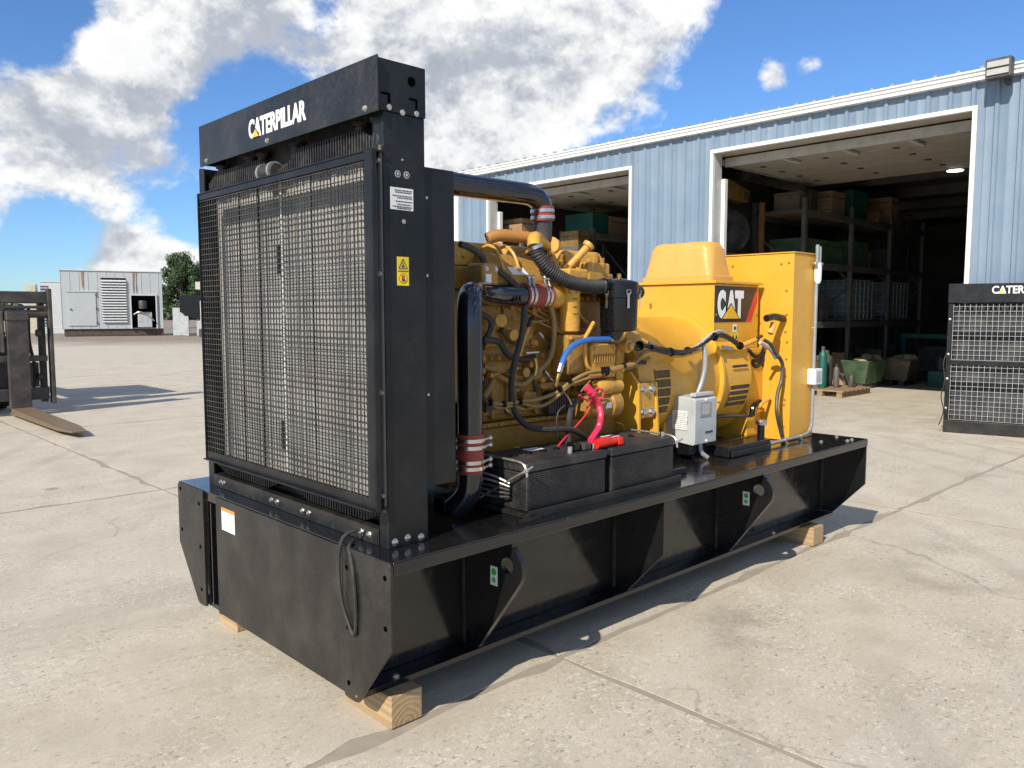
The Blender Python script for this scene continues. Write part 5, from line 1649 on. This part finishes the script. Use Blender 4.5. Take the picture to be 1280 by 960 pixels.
# rear mounting bracket
MB().box(1.684, 1.800, 0.352, 0.366, 0.865, 1.035).build('mount_plate', 'engine_bright', eng, 0.004)
MB().prism([(0.335, 0.66), (0.35, 1.035), (0.40, 1.09), (0.56, 1.10), (0.60, 0.95), (0.56, 0.66)], 'x', 1.665, 1.682).build('mount_web', 'yellow', eng, 0.003)
MB().prism([(0.325, 0.66), (0.35, 1.035), (0.60, 1.06), (0.60, 0.66)], 'x', 1.803, 1.820).build('mount_web', 'yellow', eng, 0.003)
MB().box(1.62, 1.87, 0.31, 0.62, 0.650, 0.6595).build('mount_foot', 'engine_bright', eng, 0.003)
for x_, z_ in ((1.712, 0.895), (1.712, 1.005), (1.775, 0.895), (1.775, 1.005)):
    bolt(eng, (x_, 0.352, z_), (0, -1, 0), 0.017, 'steel')
# flywheel housing
MB().lathe([(0, 0.32), (0.005, 0.37), (0.06, 0.38), (0.12, 0.37), (0.13, 0.33)], (1.72, AY, 1.02), (1, 0, 0), 44).build('flywheel_housing', 'engine_bright', eng)

# hoses, cables and wiring along the side
def run(name, mat, r_, pts, seg=9):
    return MB().tube(pts, r_, seg, 6).build(name, mat, eng)


run('black_hose', 'rubber', 0.0125, [(0.9, 0.34, 1.395), (0.883, 0.34, 1.277), (0.842, 0.34, 1.166), (0.844, 0.36, 1.068), (0.866, 0.36, 0.968), (0.919, 0.33, 0.904), (1.021, 0.3, 0.887), (1.144, 0.3, 0.874), (1.265, 0.3, 0.816)])
run('black_hose', 'rubber', 0.013, [(0.613, 0.4, 1.63), (0.657, 0.4, 1.621), (0.722, 0.4, 1.591), (0.739, 0.4, 1.56), (0.789, 0.38, 1.537), (0.867, 0.38, 1.495), (0.903, 0.38, 1.463)])
run('black_hose', 'rubber', 0.012, [(0.748, 0.44, 1.367), (0.804, 0.44, 1.341), (0.804, 0.44, 1.302), (0.765, 0.44, 1.245), (0.743, 0.42, 1.23)])
run('black_hose', 'rubber', 0.013, [(0.747, 0.42, 1.262), (0.825, 0.42, 1.254), (0.869, 0.42, 1.21), (0.906, 0.42, 1.186), (0.975, 0.42, 1.176), (1.037, 0.42, 1.184)])
run('coolant_line', 'harness_tan', 0.013, [(0.746, 0.42, 1.157), (0.781, 0.42, 1.142), (0.803, 0.42, 1.115), (0.781, 0.42, 1.068), (0.75, 0.42, 1.031)])
run('coolant_line', 'harness_tan', 0.012, [(0.803, 0.42, 1.118), (0.851, 0.42, 1.103), (0.906, 0.42, 1.08), (0.975, 0.42, 1.072), (1.037, 0.42, 1.109), (1.121, 0.42, 1.16), (1.155, 0.42, 1.235), (1.155, 0.42, 1.339), (1.134, 0.42, 1.401)])
run('dipstick_tube', 'engine_bright', 0.008, [(0.942, 0.42, 1.174), (0.975, 0.42, 1.257), (1.008, 0.42, 1.316)])
run('dipstick_handle', 'plastic_black', 0.009, [(1.003, 0.42, 1.31), (1.013, 0.42, 1.34), (1.032, 0.42, 1.35)])
run('fuel_line', 'harness_tan', 0.006, [(0.934, 0.45, 1.347), (1.004, 0.45, 1.336), (1.077, 0.45, 1.332), (1.186, 0.45, 1.345)])
run('fuel_line', 'harness_tan', 0.008, [(1.309, 0.42, 1.444), (1.31, 0.42, 1.391), (1.343, 0.42, 1.345), (1.398, 0.42, 1.319), (1.42, 0.42, 1.326)])
run('fuel_line', 'engine_bright', 0.009, [(1.332, 0.345, 1.328), (1.3, 0.345, 1.289), (1.274, 0.345, 1.252), (1.275, 0.345, 1.182), (1.297, 0.345, 1.131), (1.351, 0.345, 1.111), (1.423, 0.345, 1.115)])
run('blue_hose', 'blue_hose', 0.0125, [(1.109, 0.33, 1.151), (1.134, 0.33, 1.194), (1.189, 0.33, 1.233), (1.278, 0.33, 1.252), (1.359, 0.33, 1.253), (1.425, 0.33, 1.252)])
run('hose_fitting', 'steel', 0.011, [(1.425, 0.33, 1.252), (1.465, 0.33, 1.247)])
run('hose_fitting', 'brass', 0.009, [(1.465, 0.33, 1.247), (1.488, 0.33, 1.269)])
run('hose_fitting', 'steel', 0.012, [(1.109, 0.33, 1.154), (1.095, 0.33, 1.121)])
run('hose_fitting', 'brass', 0.010, [(1.111, 0.345, 1.12), (1.096, 0.345, 1.086), (1.082, 0.345, 1.06)])
run('wiring_loom', 'harness_tan', 0.008, [(0.732, 0.4, 1.024), (0.726, 0.36, 1.018), (0.804, 0.36, 1.006), (0.893, 0.36, 1.009), (0.977, 0.36, 1.009), (1.059, 0.36, 1.02), (1.1, 0.33, 1.043), (1.176, 0.33, 1.079), (1.28, 0.33, 1.108), (1.389, 0.33, 1.114), (1.515, 0.34, 1.125), (1.633, 0.34, 1.142), (1.74, 0.37, 1.183), (1.83, 0.37, 1.195)])
run('wiring_loom', 'harness_tan', 0.008, [(0.903, 0.37, 1.004), (0.997, 0.37, 0.98), (1.069, 0.37, 0.988), (1.101, 0.33, 1.029), (1.161, 0.33, 1.063), (1.254, 0.33, 1.082), (1.361, 0.33, 1.097), (1.473, 0.33, 1.12), (1.62, 0.33, 1.136)])
run('wiring_loom', 'harness_tan', 0.006, [(0.726, 0.36, 1.018), (0.769, 0.36, 0.993), (0.848, 0.36, 0.993), (0.916, 0.36, 0.974)])
run('wiring_loom', 'exhaust_rust', 0.009, [(1.28, 0.33, 1.094), (1.372, 0.33, 1.096), (1.462, 0.33, 1.114), (1.59, 0.33, 1.13), (1.65, 0.33, 1.157)])
run('sensor_wire', 'harness_tan', 0.004, [(1.115, 0.32, 1.036), (1.15, 0.32, 0.999), (1.171, 0.32, 0.956), (1.151, 0.32, 0.937)])
run('sensor_wire', 'harness_tan', 0.003, [(1.21, 0.31, 1.03), (1.242, 0.31, 1.056), (1.273, 0.31, 1.075)])
run('battery_cable_black', 'rubber', 0.013, [(1.177, 0.33, 0.972), (1.14, 0.31, 0.932), (1.135, 0.31, 0.864), (1.087, 0.27, 0.799)])
run('cable_boot', 'plastic_black', 0.020, [(1.192, 0.33, 0.995), (1.162, 0.33, 0.956)])
run('sensor_wire', 'rubber', 0.004, [(1.12, 0.32, 0.978), (1.08, 0.32, 0.954), (1.071, 0.32, 0.904), (1.091, 0.32, 0.84), (1.052, 0.27, 0.81)])
run('battery_cable_red', 'pink_cable', 0.014, [(1.24, 0.29, 1.033), (1.288, 0.29, 0.998), (1.31, 0.29, 0.961), (1.298, 0.27, 0.922), (1.282, 0.27, 0.871), (1.195, 0.24, 0.828)])
run('cable_boot', 'pink_cable', 0.019, [(1.235, 0.3, 1.05), (1.266, 0.29, 1.017)])
run('sensor_wire', 'pink_cable', 0.004, [(1.189, 0.3, 1.019), (1.241, 0.3, 0.994), (1.311, 0.3, 0.989), (1.343, 0.3, 1), (1.348, 0.3, 1.029), (1.31, 0.3, 1.038), (1.283, 0.3, 1.029)])
run('sensor_wire', 'label_red', 0.004, [(1.274, 0.31, 0.991), (1.264, 0.31, 0.949), (1.212, 0.31, 0.905), (1.129, 0.3, 0.862), (1.034, 0.28, 0.817)])
run('drain_hose', 'rubber', 0.014, [(0.749, 0.42, 0.804), (0.76, 0.36, 0.801), (0.812, 0.36, 0.781)])
run('sensor_wire', 'exhaust_rust', 0.0045, [(1.54, 0.38, 0.86), (1.588, 0.38, 0.844), (1.601, 0.38, 0.808), (1.583, 0.38, 0.78)])
MB().tube([(0.806, 0.4, 1.122), (0.771, 0.385, 1.122), (0.74, 0.38, 1.124)], 0.012, 8).build('hose_fitting', 'brass', eng)
MB().lathe([(0, 0.026), (0.012, 0.027), (0.016, 0.015)], (0.857, 0.44, 1.337), (-0.3, -1, 0.1), 16).build('core_plug', 'engine_bright', eng)
MB().tube([(1.027, 0.41, 1.181), (1.037, 0.41, 1.144), (1.027, 0.41, 1.103)], 0.010, 8).build('drain_cock', 'brass', eng)
MB().bar((0.96, 0.4, 1.204), (1.036, 0.4, 1.205), 0.02, 0.006).build('drain_handle', 'steel', eng)
MB().box(0.60, 0.66, 0.40, 0.43, 0.80, 1.02).build('control_module', 'plastic_black', eng, 0.006)
for k in range(5):
    for q in range(2):
        MB().box(0.61 + q * 0.024, 0.628 + q * 0.024, 0.398, 0.3995, 0.90 + k * 0.018, 0.912 + k * 0.018).build('module_pin', 'brass', eng)
MB().box(0.965, 0.998, 0.4665, 0.4695, 0.755, 0.80).build('warning_label', 'label_yellow', eng)
MB().box(1.02, 1.095, 0.4665, 0.4695, 0.757, 0.795).build('danger_label', 'white_label', eng)
MB().box(1.02, 1.095, 0.4655, 0.4663, 0.783, 0.795).build('danger_stripe', 'label_red', eng)
for p_ in ((0.723, 0.352, 1.019), (0.796, 0.352, 1.007), (0.886, 0.352, 1.01), (1.087, 0.318, 1.051), (1.147, 0.318, 1.082), (1.376, 0.32, 1.118), (1.525, 0.325, 1.129)):
    MB().lathe([(-0.004, 0.014), (0.004, 0.014)], p_, (1, 0, 0.1), 10).build('cable_tie', 'plastic_black', eng)

# ---------------------------------------------------------------- batteries in their hold-down tray
tray = MB().box(0.655, 1.62, 0.075, 0.40, T, T + 0.018).build('battery_tray', 'front_black', gs, 0.003)
MB().box(0.655, 1.62, 0.068, 0.0745, T, T + 0.032).build('tray_lip', 'front_black', tray, 0.001)
MB().box(0.60, 0.70, 0.05, 0.066, T, T + 0.012).build('tray_foot', 'front_black', tray, 0.001)
for k, (x0, x1) in enumerate(((0.675, 1.125), (1.165, 1.60))):
    bt_ = MB().box(x0, x1, 0.10, 0.375, T + 0.019, T + 0.165).build('battery', 'battery_black', gs, 0.006)
    MB().box(x0 - 0.006, x1 + 0.006, 0.093, 0.382, T + 0.166, T + 0.202).build('battery_lid', 'battery_black', bt_, 0.008)
    q = T + 0.03
    while q < T + 0.158:
        MB().box(x0 + 0.012, x1 - 0.006, 0.0965, 0.0995, q, q + 0.0032).build('case_rib', 'battery_black', bt_)
        MB().box(x0 - 0.0025, x0 - 0.0005, 0.105, 0.37, q, q + 0.0032).build('case_rib', 'battery_black', bt_)
        q += 0.0075
    for xx in (x0 + 0.07, x0 + 0.15, x0 + 0.23, x0 + 0.31):
        MB().lathe([(0, 0.014), (0.006, 0.014), (0.007, 0.009)], (xx, 0.24, T + 0.2025), (0, 0, 1), 12).build('vent_cap', 'plastic_black', bt_)
    MB().box(x0 + 0.2, x0 + 0.28, 0.28, 0.33, T + 0.2022, T + 0.2032).build('battery_label', 'white_label', bt_)
    MB().lathe([(0, 0.009), (0.022, 0.009)], (x1 - 0.03, 0.14, T + 0.2025), (0, 0, 1), 10).build('battery_post', 'steel', bt_)
bb = MB().tube([(1.10, 0.13, T + 0.222), (1.16, 0.13, T + 0.226), (1.215, 0.125, T + 0.222)], [0.020, 0.022, 0.014], 10).build('terminal_boot', 'red_plastic', tray)
MB().box(1.225, 1.26, 0.11, 0.15, T + 0.203, T + 0.238).build('terminal_clamp', 'red_plastic', tray, 0.008)
MB().box(1.03, 1.075, 0.13, 0.17, T + 0.203, T + 0.232).build('terminal_clamp', 'machine_dark', tray, 0.006)
MB().box(0.985, 1.02, 0.14, 0.19, T + 0.203, T + 0.238).build('terminal_clamp', 'plastic_black', tray, 0.006)
MB().lathe([(0, 0.010), (0.025, 0.010)], (0.955, 0.14, T + 0.202), (0, 0, 1), 10).build('battery_post', 'conduit', tray)
# hold-down rods at both ends
for x_, s in ((0.664, 1), (1.612, -1)):
    MB().tube([(x_ - 0.02 * s, 0.36, T + 0.02), (x_ - 0.012 * s, 0.13, T + 0.155), (x_, 0.085, T + 0.18)], 0.004, 7, 3).build('hold_down_rod', 'bolt_zinc', tray)
    MB().tube([(x_, 0.38, T + 0.207), (x_, 0.16, T + 0.207), (x_, 0.10, T + 0.195), (x_, 0.088, T + 0.155)], 0.005, 7, 3).build('hold_down_hook', 'bolt_zinc', tray)
    MB().lathe([(-0.006, 0.009), (0.006, 0.009)], (x_, 0.092, T + 0.178), (0, -0.8, 0.5), 8).build('hold_down_nut', 'conduit', tray)
    MB().tube([(x_, 0.09, T + 0.178), (x_, 0.06, T + 0.197)], 0.004, 7).build('rod_end', 'conduit', tray)
for k in range(5):
    MB().tube([(0.60, 0.33 - k * 0.01, T + 0.15 - k * 0.018), (0.63, 0.25, T + 0.145 - k * 0.02), (0.655, 0.17, T + 0.12 - k * 0.013)], 0.005, 7).build('ground_cable', 'bolt_zinc' if k < 2 else 'rubber', tray)

# ---------------------------------------------------------------- alternator
alt = MB().lathe([(0, 0.30), (0.01, 0.355), (0.16, 0.355), (0.17, 0.348), (0.66, 0.348), (0.67, 0.34)], (1.85, AY, 1.0), (1, 0, 0), 56).build('alternator', 'yellow', gs)
MB().lathe([(0, 0.352), (0.002, 0.372), (0.022, 0.372), (0.024, 0.36)], (2.48, AY, 1.0), (1, 0, 0), 56).build('end_flange', 'yellow', alt)
MB().lathe([(0, 0.355), (0.30, 0.355), (0.31, 0.33)], (2.505, AY, 1.0), (1, 0, 0), 56).build('rear_housing', 'yellow', alt)
MB().lathe([(0, 0.25), (0.2, 0.22)], (2.815, AY, 1.0), (1, 0, 0), 30).build('exciter_cover', 'yellow', alt)
for k in range(8):
    an = R(180 + 18 + k * 24)
    bolt(alt, (2.48, AY + 0.362 * math.cos(an), 1.0 + 0.362 * math.sin(an)), (-1, 0, 0), 0.010, 'yellow', 'flange_bolt')


def curved_grille(x0, x1, r_, a0, a1, rows, n_slots, name):
    """barred air opening bent round the drum, between angles a0..a1 (180 is the near side)"""
    def pt(x, a, rr_):
        return (x, AY + rr_ * math.cos(R(a)), 1.0 + rr_ * math.sin(R(a)))
    m_ = MB()
    n = 14
    vs, fs = [], []
    for k in range(n + 1):
        a = a0 + (a1 - a0) * k / n
        vs += [pt(x0, a, r_ + 0.001), pt(x1, a, r_ + 0.001)]
    fs = [(2 * k, 2 * k + 1, 2 * k + 3, 2 * k + 2) for k in range(n)]
    MB().add(vs, fs).build(name + '_opening', 'machine_dark', alt)  # dark sheet laid on the solid drum, standing for the shade inside
    for k in range(rows + 1):
        a = a0 + (a1 - a0) * k / rows
        MB().bar(pt(x0, a, r_ + 0.004), pt(x1, a, r_ + 0.004), 0.007, 0.006, (0, math.cos(R(a)), math.sin(R(a)))).build('grille_bar', 'yellow', alt)
    m_ = MB()
    for q in range(n_slots + 1):
        x = x0 + (x1 - x0) * q / n_slots
        m_.tube([pt(x, a0 + (a1 - a0) * k / 8, r_ + 0.002) for k in range(9)], 0.0014, 4, 1)
    stuff(m_.build('grille_wires', 'engine_yellow', alt))


curved_grille(1.875, 2.005, 0.355, 166, 203, 5, 12, 'inlet')
curved_grille(2.58, 2.78, 0.356, 185, 206, 4, 1, 'outlet')
curved_grille(2.60, 2.76, 0.356, 167, 170.5, 1, 1, 'slot')
# feet
for x_ in (2.10, 2.42):
    for y_ in (0.47, 0.97):
        MB().box(x_ - 0.05, x_ + 0.05, y_, y_ + 0.08, T + 0.036, 0.80).build('foot', 'yellow', alt, 0.004)
# terminal box
tb = MB().box(2.50, 2.98, 0.472, 1.02, 1.165, 1.532).build('terminal_box', 'yellow', gs, 0.004)
MB().box(2.485, 3.0, 0.455, 1.035, 1.533, 1.549).build('box_roof', 'yellow', tb, 0.003)
MB().lathe([(0, 0.30), (0.03, 0.30), (0.035, 0.29)], (2.470, AY, 1.05), (1, 0, 0), 50).build('fan_collar', 'yellow', tb)
for y_, z_ in ((0.66, 1.34), (0.82, 1.34), (0.52, 1.22), (0.9, 1.42), (0.9, 1.405)):
    bolt(tb, (2.50, y_, z_), (-1, 0, 0), 0.008, 'engine_yellow', 'rivet')
for x_, z_ in ((2.58, 1.195), (2.66, 1.195), (2.78, 1.195), (2.93, 1.195), (2.52, 1.36), (2.965, 1.36), (2.965, 1.27)):
    bolt(tb, (x_, 0.472, z_), (0, -1, 0), 0.006, 'brass', 'rivet')
# hood with rounded, flaring sides on the box
def hood():
    m_ = MB()
    levels = [(1.550, 0.0, 0.035), (1.578, 0.0, 0.035), (1.582, -0.012, 0.035), (1.66, -0.022, 0.05), (1.735, -0.032, 0.06), (1.765, -0.045, 0.06), (1.777, -0.065, 0.06), (1.779, -0.11, 0.05)]
    x0, x1, y0, y1 = 2.545, 2.80, 0.525, 1.015
    vs, fs, n = [], [], 0
    for z, ins, rc in levels:
        ring = []
        for (cx_, cy_, a0) in ((x0, y0, 180), (x1, y0, 270), (x1, y1, 0), (x0, y1, 90)):
            ccx = cx_ + (rc - ins) * (1 if cx_ == x0 else -1)
            ccy = cy_ + (rc - ins) * (1 if cy_ == y0 else -1)
            for k in range(6):
                a = R(a0 + 90 * k / 5)
                ring.append((ccx + rc * math.cos(a), ccy + rc * math.sin(a), z))
        n = len(ring)
        vs += ring
    for i in range(len(levels) - 1):
        for k in range(n):
            k2 = (k + 1) % n
            fs.append((i * n + k, i * n + k2, (i + 1) * n + k2, (i + 1) * n + k))
    fs.append(tuple(range((len(levels) - 1) * n, len(levels) * n)))
    m_.add(vs, fs)
    m_.build('hood', 'yellow_hood', tb, angle=50)


hood()
# decal: black field, letters, triangle, red slash
DY = 0.4715
MB().prism([(2.503, 1.318), (2.838, 1.318), (2.957, 1.520), (2.503, 1.520)], 'y', DY - 0.0012, DY).build('decal_field', 'decal_black', tb)
MB().prism([(2.843, 1.318), (2.895, 1.318), (2.962, 1.440), (2.962, 1.516)], 'y', DY - 0.0012, DY).build('decal_slash', 'label_red', tb)
for txt, x0, w_ in (('C', 2.522, 0.080), ('A', 2.612, 0.104), ('T', 2.702, 0.092)):
    me = text_mesh(txt, 'white_paint', w_, 0.160, bold=0.075)
    o = put('logo_letter', me, tb)
    frame_minus_y(o, (x0 + 0.012, DY - 0.0022, 1.338))
MB().prism([(2.568, 1.333), (2.770, 1.333), (2.669, 1.427)], 'y', DY - 0.0052, DY - 0.0036).build('logo_outline', 'decal_black', tb)
MB().prism([(2.584, 1.338), (2.754, 1.338), (2.669, 1.415)], 'y', DY - 0.0068, DY - 0.0053).build('logo_triangle', 'logo_yellow', tb)
MB().box(2.70, 2.74, DY - 0.0012, DY, 1.262, 1.305).build('label', 'white_label', tb)
MB().box(2.708, 2.732, DY - 0.002, DY - 0.0014, 1.274, 1.292).build('label_mark', 'ink', tb)
MB().box(2.68, 2.76, DY - 0.0012, DY, 1.215, 1.258).build('warning_label', 'label_yellow', tb)
MB().prism([(2.69, 1.222), (2.715, 1.222), (2.7025, 1.248)], 'y', DY - 0.002, DY - 0.0014).build('label_mark', 'ink', tb)
MB().prism([(2.726, 1.222), (2.751, 1.222), (2.7385, 1.248)], 'y', DY - 0.002, DY - 0.0014).build('label_mark', 'ink', tb)

# ---------------------------------------------------------------- control cabinet
cab = MB().box(3.032, 3.33, 0.282, 1.30, T + 0.002, 1.716).build('control_cabinet', 'yellow', gs, 0.004)
MB().box(3.026, 3.336, 0.276, 1.306, 1.7165, 1.724).build('cabinet_top', 'yellow', cab, 0.002)
MB().box(2.86, 3.031, 0.46, 1.1, T + 0.002, 1.164).build('end_bracket', 'yellow', cab, 0.004)
for z_ in (1.66, 1.50, 1.36, 1.26, 1.20, 1.10, 1.0, 0.86, 0.83, 0.70, 0.67):
    bolt(cab, (3.032, 0.315 + random.uniform(-0.008, 0.012), z_), (-1, 0, 0), 0.006, 'engine_yellow', 'rivet')
for y_ in (0.36, 0.68):
    bolt(cab, (3.032, y_, 1.655), (-1, 0, 0), 0.006, 'engine_yellow', 'rivet')
    bolt(cab, (3.15, y_, 1.724), (0, 0, 1), 0.008)
# conduit with couplings and boxes on the near side of the cabinet
MB().tube([(3.278, 0.262, 1.775), (3.278, 0.262, 1.2), (3.278, 0.262, 0.75), (3.262, 0.262, 0.675), (3.19, 0.26, 0.642), (2.95, 0.258, 0.636), (2.72, 0.255, 0.634)], 0.0105, 10).build('conduit', 'conduit', cab)
MB().tube([(3.31, 0.262, 1.765), (3.31, 0.262, 1.56)], 0.010, 10).build('conduit', 'conduit', cab)
MB().lathe([(0, 0.014), (0.02, 0.022), (0.10, 0.022), (0.12, 0.014)], (3.284, 0.258, 1.545), (0, 0, 1), 14).build('conduit_fitting', 'white_label', cab)
MB().box(3.235, 3.335, 0.250, 0.276, 1.655, 1.672).build('conduit_clamp', 'steel', cab, 0.002)
for x_ in (3.235, 3.30):
    bolt(cab, (x_, 0.25, 1.663), (0, -1, 0), 0.010, 'steel')
jb = MB().box(3.235, 3.325, 0.228, 0.281, 0.94, 1.035).build('junction_box', 'white_label', cab, 0.004)
MB().box(3.250, 3.310, 0.2262, 0.2278, 0.955, 1.02).build('junction_cover', 'grey_box', cab, 0.001)
for x_ in (2.93, 3.12):
    MB().box(x_, x_ + 0.015, 0.245, 0.28, T + 0.001, T + 0.035).build('conduit_clip', 'steel', cab, 0.002)
bolt(cab, (3.295, 0.282, 1.28), (0, -1, 0), 0.008, 'steel')

# grey disconnect switch box by the alternator
sw = MB().prism([(0.485, 0.712), (0.315, 0.695), (0.300, 0.700), (0.300, 0.930), (0.315, 0.936), (0.485, 0.950)], 'x', 2.075, 2.275).build('switch_box', 'grey_box', gs, 0.004)
MB().box(2.07, 2.0745, 0.345, 0.435, 0.772, 0.868).build('switch_label', 'white_label', sw)
m_ = MB()
for k in range(9):
    z_ = 0.782 + k * 0.0095
    yv = 0.43 - random.uniform(0, 0.01)
    while yv > 0.355:
        w_ = random.uniform(0.006, 0.02)
        m_.box(2.0685, 2.0695, yv - w_, yv, z_ - 0.0009, z_ + 0.0009)
        yv -= w_ + 0.004
stuff(m_.build('label_print', 'ink', sw))
MB().box(2.115, 2.215, 0.2965, 0.2995, 0.84, 0.915).build('switch_window', 'conduit', sw, 0.002)
MB().box(2.128, 2.200, 0.2945, 0.2962, 0.85, 0.905).build('switch_pane', 'steel', sw, 0.001)
MB().box(2.17, 2.235, 0.2975, 0.2995, 0.752, 0.762).build('switch_name', 'ink', sw)
for x_, z_ in ((2.17, 0.925), (2.18, 0.712)):
    bolt(sw, (x_, 0.30, z_), (0, -1, 0), 0.006, 'white_label')
MB().box(2.09, 2.26, 0.31, 0.345, 0.945, 0.962).build('switch_lid', 'grey_box', sw, 0.003)
for z_ in (0.745, 0.89):
    MB().box(2.045, 2.075, 0.486, 0.515, z_ - 0.02, z_ + 0.025).build('strain_relief', 'plastic_black', sw, 0.006)
    MB().lathe([(0, 0.018), (0.03, 0.018)], (2.055, 0.50, z_), (-1, 0.2, 0), 10).build('strain_relief', 'plastic_black', sw)
MB().box(2.09, 2.26, 0.34, 0.50, 0.64, 0.694).build('switch_bracket', 'plastic_black', sw, 0.003)
MB().tube([(2.245, 0.40, 0.945), (2.27, 0.39, 1.01), (2.285, 0.385, 1.08), (2.283, 0.385, 1.16), (2.275, 0.40, 1.22)], 0.014, 12).build('flexible_conduit', 'conduit', sw)
MB().tube([(2.17, 0.33, 0.694), (2.175, 0.325, 0.65), (2.20, 0.30, T + 0.006)], 0.012, 10).build('flexible_conduit', 'conduit', sw)

# ---------------------------------------------------------------- cable bundle over the alternator
loom = MB().tube([(1.629, 0.38, 1.197), (1.702, 0.37, 1.214), (1.797, 0.37, 1.204), (1.93, 0.37, 1.176), (2.069, 0.37, 1.164), (2.259, 0.4, 1.198), (2.395, 0.4, 1.242), (2.475, 0.4, 1.249), (2.608, 0.42, 1.215), (2.694, 0.42, 1.185), (2.808, 0.42, 1.205), (2.933, 0.42, 1.235)], 0.010, 8).build('cable_loom', 'rubber', gs)
for k, (dz, dy, mt) in enumerate(((0.012, -0.008, 'rubber'), (-0.010, -0.010, 'machine_dark'), (0.022, 0.004, 'grey_box'), (0.004, -0.016, 'plastic_black'))):
    pts = [(1.778, 0.37, 1.205), (1.93, 0.37, 1.176), (2.068, 0.37, 1.168), (2.258, 0.4, 1.202), (2.395, 0.4, 1.246), (2.491, 0.4, 1.244), (2.651, 0.42, 1.196)]
    MB().tube([(a, b_ + dy, c + dz * (0.4 + 0.6 * math.sin(i * 1.3 + k))) for i, (a, b_, c) in enumerate(pts)], 0.0075, 7).build('cable', mt, loom)
for nm, mt, r_, pts in (
    ('cable', 'yellow', 0.010, [(1.649, 0.375, 1.129), (1.747, 0.375, 1.167), (1.85, 0.375, 1.179), (2.041, 0.375, 1.152), (2.26, 0.4, 1.173)]),
    ('cable', 'harness_tan', 0.009, [(1.569, 0.36, 1.107), (1.691, 0.36, 1.128), (1.766, 0.36, 1.151)]),
    ('connector', 'plastic_black', 0.012, [(1.66, 0.36, 1.137), (1.728, 0.36, 1.134)]),
    ('connector', 'plastic_black', 0.014, [(1.64, 0.365, 1.209), (1.683, 0.365, 1.204)]),
    ('connector_sleeve', 'yellow_hood', 0.015, [(2.703, 0.42, 1.181), (2.861, 0.42, 1.213)]),
    ('cable', 'grey_box', 0.010, [(2.51, 0.42, 1.182), (2.61, 0.42, 1.17)]),
    ('coiled_cable', 'rubber', 0.012, [(2.853, 0.46, 1.156), (2.947, 0.46, 1.111), (3.058, 0.46, 1.135), (2.994, 0.46, 1.09), (2.902, 0.46, 1.084), (2.959, 0.46, 1.053), (3.051, 0.46, 1.102)]),
    ('cable', 'rubber', 0.008, [(3.037, 0.46, 1.184), (2.994, 0.46, 1.099), (3.044, 0.46, 1.049), (3.14, 0.46, 1.06), (3.167, 0.46, 1.107)]),
    ('cable', 'machine_dark', 0.011, [(2.817, 0.34, 1.216), (2.854, 0.32, 1.193), (2.903, 0.32, 1.146), (2.942, 0.32, 1.116)]),
    ('cable', 'grey_box', 0.010, [(2.754, 0.33, 1.204), (2.865, 0.33, 1.165), (2.942, 0.33, 1.107)]),
    ('sensor_stalk', 'yellow_hood', 0.017, [(2.869, 0.33, 1.252), (2.903, 0.33, 1.311)]),
    ('sensor_head', 'plastic_black', 0.021, [(2.819, 0.33, 1.339), (2.91, 0.33, 1.348), (3.014, 0.33, 1.338)]),
    ('drop_cable', 'machine_dark', 0.011, [(2.922, 0.31, 1.127), (2.982, 0.31, 1.073), (2.978, 0.31, 0.98), (2.936, 0.31, 0.903), (2.895, 0.29, 0.801), (2.938, 0.29, 0.703), (2.97, 0.29, 0.648)]),
    ('lower_lead', 'machine_dark', 0.009, [(2.518, 0.45, 0.792), (2.661, 0.44, 0.784), (2.883, 0.44, 0.765)]),
    ('lower_connector', 'plastic_black', 0.016, [(2.848, 0.42, 0.77), (2.863, 0.42, 0.825), (2.936, 0.42, 0.848)]),
    ('lower_connector', 'yellow_hood', 0.010, [(2.976, 0.42, 0.797), (2.901, 0.4, 0.823), (2.937, 0.4, 0.844), (3.011, 0.4, 0.863)]),
):
    MB().tube(pts, r_, 8, 5).build(nm, mt, loom)
for p_ in ((1.695, 0.365, 1.215), (1.943, 0.365, 1.176), (2.134, 0.39, 1.173), (2.379, 0.39, 1.242), (2.677, 0.41, 1.186)):
    MB().lathe([(-0.004, 0.024), (0.004, 0.024)], p_, (1, 0, 0.2), 10).build('cable_tie', 'plastic_black', loom)

# ---------------------------------------------------------------- timber blocks under the base
def block(label, x0, x1, y0, y1):
    o = MB().box(-(x1 - x0) / 2, (x1 - x0) / 2, -(y1 - y0) / 2, (y1 - y0) / 2, 0.0, 0.1085).build('timber_block', 'timber', None, 0.004, ((x0 + x1) / 2, (y0 + y1) / 2, 0.0005))
    tag(o, label, 'timber block', 'timber blocks under the generator base')
    return o


block('timber block under the near front corner of the base', 0.085, 0.212, 0.136, 0.42)
block('timber block under the far front corner of the base', 0.075, 0.185, 1.26, 1.44)
block('timber block under the near rear end of the base', 3.085, 3.215, 0.136, 0.60)
block('timber block under the far rear end of the base', 3.085, 3.215, 1.10, 1.52)
